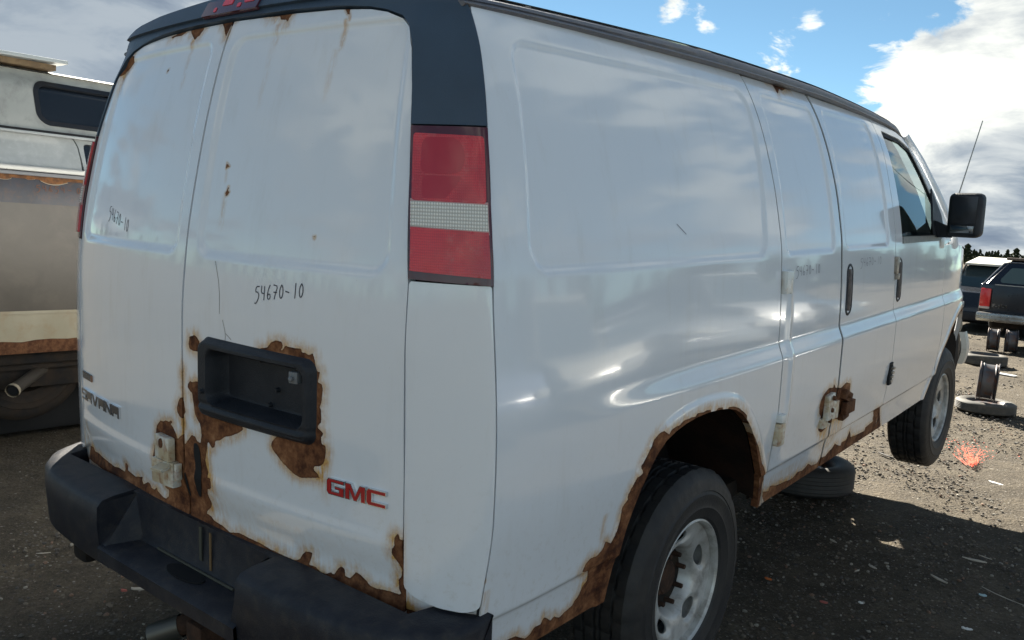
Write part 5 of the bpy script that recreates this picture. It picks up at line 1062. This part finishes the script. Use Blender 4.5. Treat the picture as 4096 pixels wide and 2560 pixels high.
box('bumper_skirt',(-.16,2.525,.66),(.10,5.3,.10),M_dark,CV,bev=.01); box('underbody_gap_block',(-1.1,2.7,.33),(1.0,4.6,.55),M_gap,CV,bev=.05); box('floor_pan',(-1.05,2.525,.62),(1.8,5.3,.10),M_dark,CV)  # dark block added under the camper, hides sunlit ground in the gap
ep=tube('side_exhaust_pipe',[(-.60,1.35,.56),(-.40,1.15,.56),(-.20,.95,.55),(-.09,.84,.525),(0.0,.735,.495),(.03,.70,.483)],.036,mat('exhaust_brown',(.038,.032,.025),.7,grime=(14,.6,(.028,.020,.015))),CV,seg=16,cap=False)
tube('pipe_bore',[(-.02,.76,.503),(.028,.702,.484)],.030,M_gap,ep,seg=14); tube('pipe_lip',[(.018,.713,.488),(.032,.697,.482)],.041,mat('pipe_lip',(.30,.26,.19),.5),ep,seg=16,cap=False)
box('prop_block',(-.5,3.2,.12),(.4,.4,.24),M_dark,CV); box('prop_block',(-1.5,4.2,.27),(.4,.4,.54),M_dark,CV)
# ================================================================ vehicles further off
def car(root, mt, L=4.6, Wd=1.78, H=1.42, kind='sedan', wheels=True, z0=0., gl=None):
    """side profile swept across with tumblehome: y = forward"""
    gl=gl or M_dglass; hl=L/2
    low=[(-hl,.42),(-hl+.02,.78),(-hl+.12,.93),(hl-1.35,.93) if kind!='suv' else (hl-1.2,1.05),(hl-.25,.80 if kind!='suv' else .95),(hl-.03,.62),(hl,.42),(hl-.1,.26),(-hl+.1,.26)]
    if kind!='suv': low[1]=(-hl+.02,.85); low[2]=(-hl+.15,.98)
    V=[];F=[];n=len(low)
    for x,ins in ((-1,.05),(-.94,.0),(.94,.0),(1,.05)):
        for (y,z) in low: V.append((x*Wd/2,y*(1-ins*.6),z0+(z-.5)*(1-ins)+.5))
    for r in range(3):
        for k in range(n): F.append((r*n+k,r*n+(k+1)%n,(r+1)*n+(k+1)%n,(r+1)*n+k))
    F+=[tuple(range(n)),tuple(3*n+k for k in range(n))[::-1]]
    bm=bmesh.new(); vs=[bm.verts.new(v) for v in V]
    for f in F: bm.faces.new([vs[q] for q in f])
    bmesh.ops.bevel(bm,geom=list(bm.edges),offset=.035,segments=2,affect='EDGES',profile=.6)
    bm_obj('body',bm,mt,root,sharp=50)
    bl=.93 if kind!='suv' else 1.02
    cab={'sedan':[(-hl+.75,bl),(-hl+1.35,H-.03),(hl-2.2,H),(hl-1.35,bl)],'suv':[(-hl+.10,bl),(-hl+.30,H),(hl-1.62,H),(hl-1.17,bl)],'wagon':[(-hl+.2,bl),(-hl+.55,H),(hl-2.1,H),(hl-1.3,bl)]}[kind]
    def cabin(name,sc,mtx,dz,dx):
        V=[];F=[]
        for x,w in ((-1,1),(1,1)):
            for (y,z) in cab:
                t=(z-bl)/(H-bl); V.append((x*((Wd/2-.03)-t*.16+dx), y, z0+z+(dz if z>bl+.1 else 0)))
        F=[(0,1,2,3),(7,6,5,4),(0,4,5,1),(1,5,6,2),(2,6,7,3)]
        bm=bmesh.new(); vs=[bm.verts.new(v) for v in V]
        for f in F: bm.faces.new([vs[q] for q in f])
        bmesh.ops.bevel(bm,geom=list(bm.edges),offset=.03,segments=2,affect='EDGES'); return bm_obj(name,bm,mtx,root,sharp=50)
    cabin('window_glass',1,gl,-.03,-.012)
    a,b,c,d=cab; zz=z0
    def pil(y1,z1,y2,z2,w=.05):
        for s in (-1,1):
            X1=s*((Wd/2-.03)-(z1-bl)/(H-bl)*.16); X2=s*((Wd/2-.03)-(z2-bl)/(H-bl)*.16); tube('roof_pillar',[(X1,y1,zz+z1),(X2,y2,zz+z2)],w*.6,mt,root,seg=6)
    pil(a[0],a[1],b[0],b[1]-.02); pil(d[0],d[1],c[0],c[1]-.02,.04); m_=(b[0]+c[0])/2; pil(m_,bl,m_,H-.03)
    bm=bmesh.new(); bbox(bm,(0,(b[0]+c[0])/2,z0+H-.01),((Wd/2-.03-.15)*2+.04,c[0]-b[0]+.06,.05),(0,0,0),.02); bm_obj('roof',bm,mt,root)
    for s in (-1,1):
        bm=bmesh.new(); bbox(bm,(s*(Wd/2-.25),hl-.05,z0+.66),(.36,.12,.15),(0,0,0),.03); bm_obj('headlight',bm,mat('headlight_lens',(.55,.56,.56),.1,metal=.4),root)
        bm=bmesh.new(); bbox(bm,(s*(Wd/2-.15),-hl+.03,z0+.76),(.24,.08,.22),(0,0,0),.02); bm_obj('tail_lamp',bm,M_red,root)
        bm=bmesh.new(); bbox(bm,(s*(Wd/2+.10),d[0]-.25,z0+bl+.06),(.17,.09,.12),(0,0,0),.03); bm_obj('door_mirror',bm,mt,root)
        for y in (m_-.35,m_+.55):
            bm=bmesh.new(); bbox(bm,(s*(Wd/2+.005),y,z0+.80),(.02,.15,.03),(0,0,0),.006); bm_obj('door_handle',bm,M_blk,root)
    for y in (-hl,hl):
        bm=bmesh.new(); bbox(bm,(0,y*1.0,z0+.42),(Wd-.06,.14,.20),(0,0,0),.04); bm_obj('bumper',bm,M_blk if kind=='suv' else mt,root)
    if wheels:
        for s in (-1,1):
            for y in (-hl+.85,hl-.85): simple_wheel(root,(s*(Wd/2-.10),y,z0+.33),.33,.2,rot=0 if s>0 else math.pi)
# black pickup, tailgate towards the camera
M_bpk=mat('black_truck_paint',(.010,.012,.020),.18,coat=.5,noise=(3,.2,(.016,.018,.026)))
PK=empty('pickup_truck',(-.06,16.55,.0),(0,0,R(-2)),label='black pickup with tailgate and red tail lamp facing the camera, at the right edge',cat='pickup truck')
bm=bmesh.new()
bbox(bm,(0,1.15,.86),(2.0,2.3,.66),(0,0,0),.05,seg=3); bbox(bm,(0,4.75,.86),(1.98,1.6,.62),(0,0,0),.12,seg=3); bbox(bm,(0,3.1,.88),(1.98,1.9,.62),(0,0,0),.04)
bm_obj('body',bm,M_bpk,PK)
tg=box('tailgate',(0,-.012,.90),(1.56,.05,.56),mat('tailgate_black',(.014,.017,.024),.30,coat=.2),PK,bev=.012)
box('tailgate_top_trim',(0,-.035,1.178),(1.50,.02,.014),M_strp,PK)
for s in (-1,1):
    bm=bmesh.new(); bbox(bm,(s*.885,-.03,.93),(.17,.07,.34),(0,0,0),.02); bm_obj('tail_lamp',bm,mat('truck_lamp_red',(.60,.03,.03),.2,coat=.4),PK)
    bm=bmesh.new(); bbox(bm,(s*.885,-.032,.745),(.17,.07,.04),(0,0,0),.01); bm_obj('reverse_lamp',bm,mat('truck_lamp_clear',(.5,.42,.38),.3),PK)
# canopy over the box with a rear window
V=[(-.97,.02,1.185),(.97,.02,1.185),(.66,.30,1.64),(-.66,.30,1.64),(-.97,2.3,1.185),(.97,2.3,1.185),(.66,2.2,1.66),(-.66,2.2,1.66)]
bm=bmesh.new(); vs=[bm.verts.new(v) for v in V]
for f in ((0,1,2,3),(1,5,6,2),(4,0,3,7),(3,2,6,7),(5,4,7,6)): bm.faces.new([vs[q] for q in f])
bmesh.ops.bevel(bm,geom=list(bm.edges),offset=.06,segments=3,affect='EDGES'); bm_obj('canopy',bm,M_bpk,PK)
gq=rquad([(-.73,1.215),(.73,1.215),(.56,1.50),(-.56,1.50)],.05)
cs_=lambda a,b:(a,.02+(b-1.185)*.615,b)
panel('rear_window',gq,(-.8,1.2,.8,1.65),.05,cs_,mat('truck_rear_glass',(.085,.115,.110),.06,spec=.8),PK,flange=0,off=.006)
panel('window_divider',rquad([(.02,1.22),(.05,1.22),(.05,1.5),(.02,1.5)],.003),(0,1.2,.1,1.62),.03,cs_,M_gap,PK,flange=.0,off=.009)
tube('canopy_edge',[(-.95,.015,1.19),(-.80,.13,1.42),(-.70,.24,1.575),(-.60,.27,1.60),(.60,.27,1.60),(.70,.24,1.575),(.80,.13,1.42),(.95,.015,1.19)],.011,M_dchrome,PK,seg=8)
box('canopy_roof',(0,1.25,1.665),(1.36,1.95,.05),mat('canopy_roof_brown',(.10,.075,.06),.45),PK,bev=.02)
bm=bmesh.new(); bbox(bm,(0,-.17,.585),(1.92,.22,.155),(0,0,0),.025); bbox(bm,(0,-.285,.555),(1.86,.015,.05),(0,0,0),.004); bm_obj('rear_bumper',bm,mat('scuffed_chrome',(.42,.42,.40),.28,metal=.8,grime=(9,.7,(.16,.13,.10))),PK)
fc=bpy.data.curves.new('t','FONT'); fc.body='F-150'; fc.size=.085; fc.extrude=.004; fc.offset=.002
tmp=bpy.data.objects.new('tmp',fc); COL.objects.link(tmp); bpy.context.view_layer.update(); me=bpy.data.meshes.new_from_object(tmp.evaluated_get(bpy.context.evaluated_depsgraph_get())); bpy.data.objects.remove(tmp)
w_=max(v.co.x for v in me.vertices)
for v in me.vertices: v.co=(-.755+v.co.x/w_*.235,-.042-v.co.z,.765+v.co.y)
o=bpy.data.objects.new('truck_emblem',me); me.materials.append(M_chrome); COL.objects.link(o); o.parent=PK
for s in (-1,1): simple_wheel(PK,(s*.86,4.6,.52),.36,.22,mt=M_dark); simple_wheel(PK,(s*.86,1.1,.60),.36,.22,mt=M_dark)
box('truck_chassis',(0,2.6,.45),(1.5,5.0,.12),M_dark,PK)
# dark wagon behind, nose towards the camera
SV=empty('parked_suv',(-1.62,22.3,-.07),(0,0,R(184)),label='dark suv with pale roof and windscreen facing the camera, between van and pickup',cat='suv')
car(SV,mat('suv_dark',(.018,.020,.026),.25,coat=.3),4.5,1.85,1.58,'suv',gl=mat('suv_glass',(.035,.055,.06),.08,spec=.7))
box('roof_skin',(0,-.35,1.655),(1.50,2.3,.05),mat('suv_pale_roof',(.62,.60,.52),.4),SV,bev=.012,rot=(R(-4.2),0,0))
bm=bmesh.new(); bbox(bm,(.98,.72,1.17),(.26,.08,.19),(0,0,0),.045); bm_obj('mirror_shell',bm,mat('suv_mirror',(.30,.28,.22),.2,metal=.5),SV)
# blurred wheels stacked in front of it
rim_thing((-1.38,15.7,.42),.25,.2,'pale rimmed wheel leaning in the shade left of the black pickup',(0,R(8),R(70)),mt=mat('pale_rim',(.40,.38,.32),.5))
flat_tyre((-1.25,15.0,.0),.34,.22,.2,'dark tyre on the ground left of the black pickup rear corner')
T2=empty('standing_tyre',(-1.20,14.6,.62),(0,0,R(20)),label='black tyre standing upright left of the pickup rear bumper',cat='tyre'); tyre('tyre',.36,.22,.2,T2,seg=60,tread=False)
for q_,(y_,ch_) in enumerate(zip((.835,.87,.905,.94,.975,1.015,1.065),'54654-0')): ribbon('rusty_digit',hand(DIG[ch_],y_,1.655,.026,.034),.004,lambda u,v:(cx(float(v)),u,v),.008,mat('rusty_scrawl',(.20,.085,.04),.8),CV)
T3=empty('standing_tyre',(-1.50,13.9,.34),(0,0,R(-30)),label='black tyre standing upright just past the white van front bumper',cat='tyre'); tyre('tyre',.34,.22,.2,T3,seg=60,tread=False)
# row of parked cars to the right, seen mirrored in the side of the van
specs=[((6.6,.6),R(92),(.34,.35,.36),'sedan','grey sedan nose on to the white van, nearest the camera in the mirrored row'),((6.7,3.5),R(97),(.10,.13,.20),'suv','navy suv second in the mirrored row of parked vehicles'),((6.6,6.4),R(106),(.34,.33,.30),'suv','tan suv third in the mirrored row of parked vehicles'),((6.9,9.5),R(99),(.17,.18,.19),'sedan','graphite sedan fourth in the mirrored row of parked vehicles'),((7.0,12.6),R(107),(.38,.39,.40),'suv','pale grey suv fifth in the mirrored row of parked vehicles'),((7.1,16.0),R(95),(.04,.045,.05),'wagon','black wagon farthest in the mirrored row of parked vehicles')]
for i,((x,y),rz,c,kd,lb) in enumerate(specs):
    rt=empty('parked_car',(x,y,.06),(0,0,rz),label=lb,cat='car',group='cars parked right of the van'); car(rt,mat('car_paint_%s'%'abcdef'[i],c,.2,coat=.6),4.5+.1*(i%2),1.8,1.45 if kd!='suv' else 1.75,kd,gl=mat('car_window',(.03,.04,.045),.04,spec=.9))
# ================================================================ trees on the skyline
M_ndl=mat('pine_foliage',(.030,.042,.022),.9,noise=(.5,.25,(.055,.065,.032)),spec=.1); M_bark=mat('pine_bark',(.06,.045,.035),.9)
def tree_proto(seed,slim):
    rg=np.random.default_rng(seed); V=[];F=[]
    for k in range(620):
        t=rg.random()**.8; z=.22+.78*t; rad=(1-t)**.75*slim*(.75+.5*rg.random())*(1+.35*math.sin(z*19+seed)); a=rg.random()*6.283; r_=rad*rg.random()**.45
        c=np.array([r_*math.cos(a),r_*math.sin(a),z-.10*r_]); s=.045*(.6+.8*rg.random())
        u=rg.normal(size=3); u/=np.linalg.norm(u); w=np.cross(u,rg.normal(size=3)); w/=np.linalg.norm(w); b=len(V); V+=[c+u*s,c+w*s*.8,c-u*s,c-w*s*.7]; F.append((b,b+1,b+2,b+3))
    cr=mesh_obj('crown',V,F,M_ndl,None,smooth=False); tk=tube('trunk',[(0,0,-.05),(.01,0,.5),(0,.01,.93)],[.022,.015,.005],M_bark,None,seg=6); return cr,tk
protos=[tree_proto(3,.20),tree_proto(8,.30),tree_proto(14,.25),tree_proto(21,.36)]
rg=np.random.default_rng(11); tn=0
def trees(azs,dist,h,lab,grp):
    global tn
    for a in azs:
        D=dist*rg.uniform(.9,1.12); hh=h*rg.uniform(.62,1.25); k=int(rg.integers(4))
        r=empty('pine_tree',(2.17+D*math.sin(a),-1.33+D*math.cos(a),-.3),(0,0,rg.random()*6),label=lab,cat='tree',group=grp); r.scale=(hh*1.05,hh*1.05,hh)
        for p in protos[k]: c=p.copy(); COL.objects.link(c); c.parent=r
trees(np.linspace(R(-14),R(-3),72),300,4.4,'small dark pine on the far skyline past the pickup','far pines on the skyline ahead')
trees(np.linspace(R(-17),R(-4),50),270,3.5,'small dark pine on the far skyline past the pickup','far pines on the skyline ahead')
trees(np.linspace(R(8),R(96),64),68,5.6,'tall pine in the tree line to the right, mirrored in the van','pines mirrored in the van side')
trees(np.linspace(R(150),R(262),70),190,8.0,'pine in the tree line behind the camera, mirrored in the doors','pines mirrored in the rear doors')
# three that stand out above the line
for (u,hh) in ((R(-11.1),8.2),(R(-8.6),7.6)):
    r=empty('pine_tree',(2.17+300*math.sin(u),-1.33+300*math.cos(u),-.3),(0,0,u),label=('lone taller pine rising beside the van front fender' if hh>8 else 'lone taller pine rising above the pickup cab'),cat='tree'); r.scale=(hh*1.0,hh*1.0,hh*.78)
    for p in protos[3]: c=p.copy(); COL.objects.link(c); c.parent=r
for pr in protos:
    for p in pr: bpy.data.objects.remove(p)
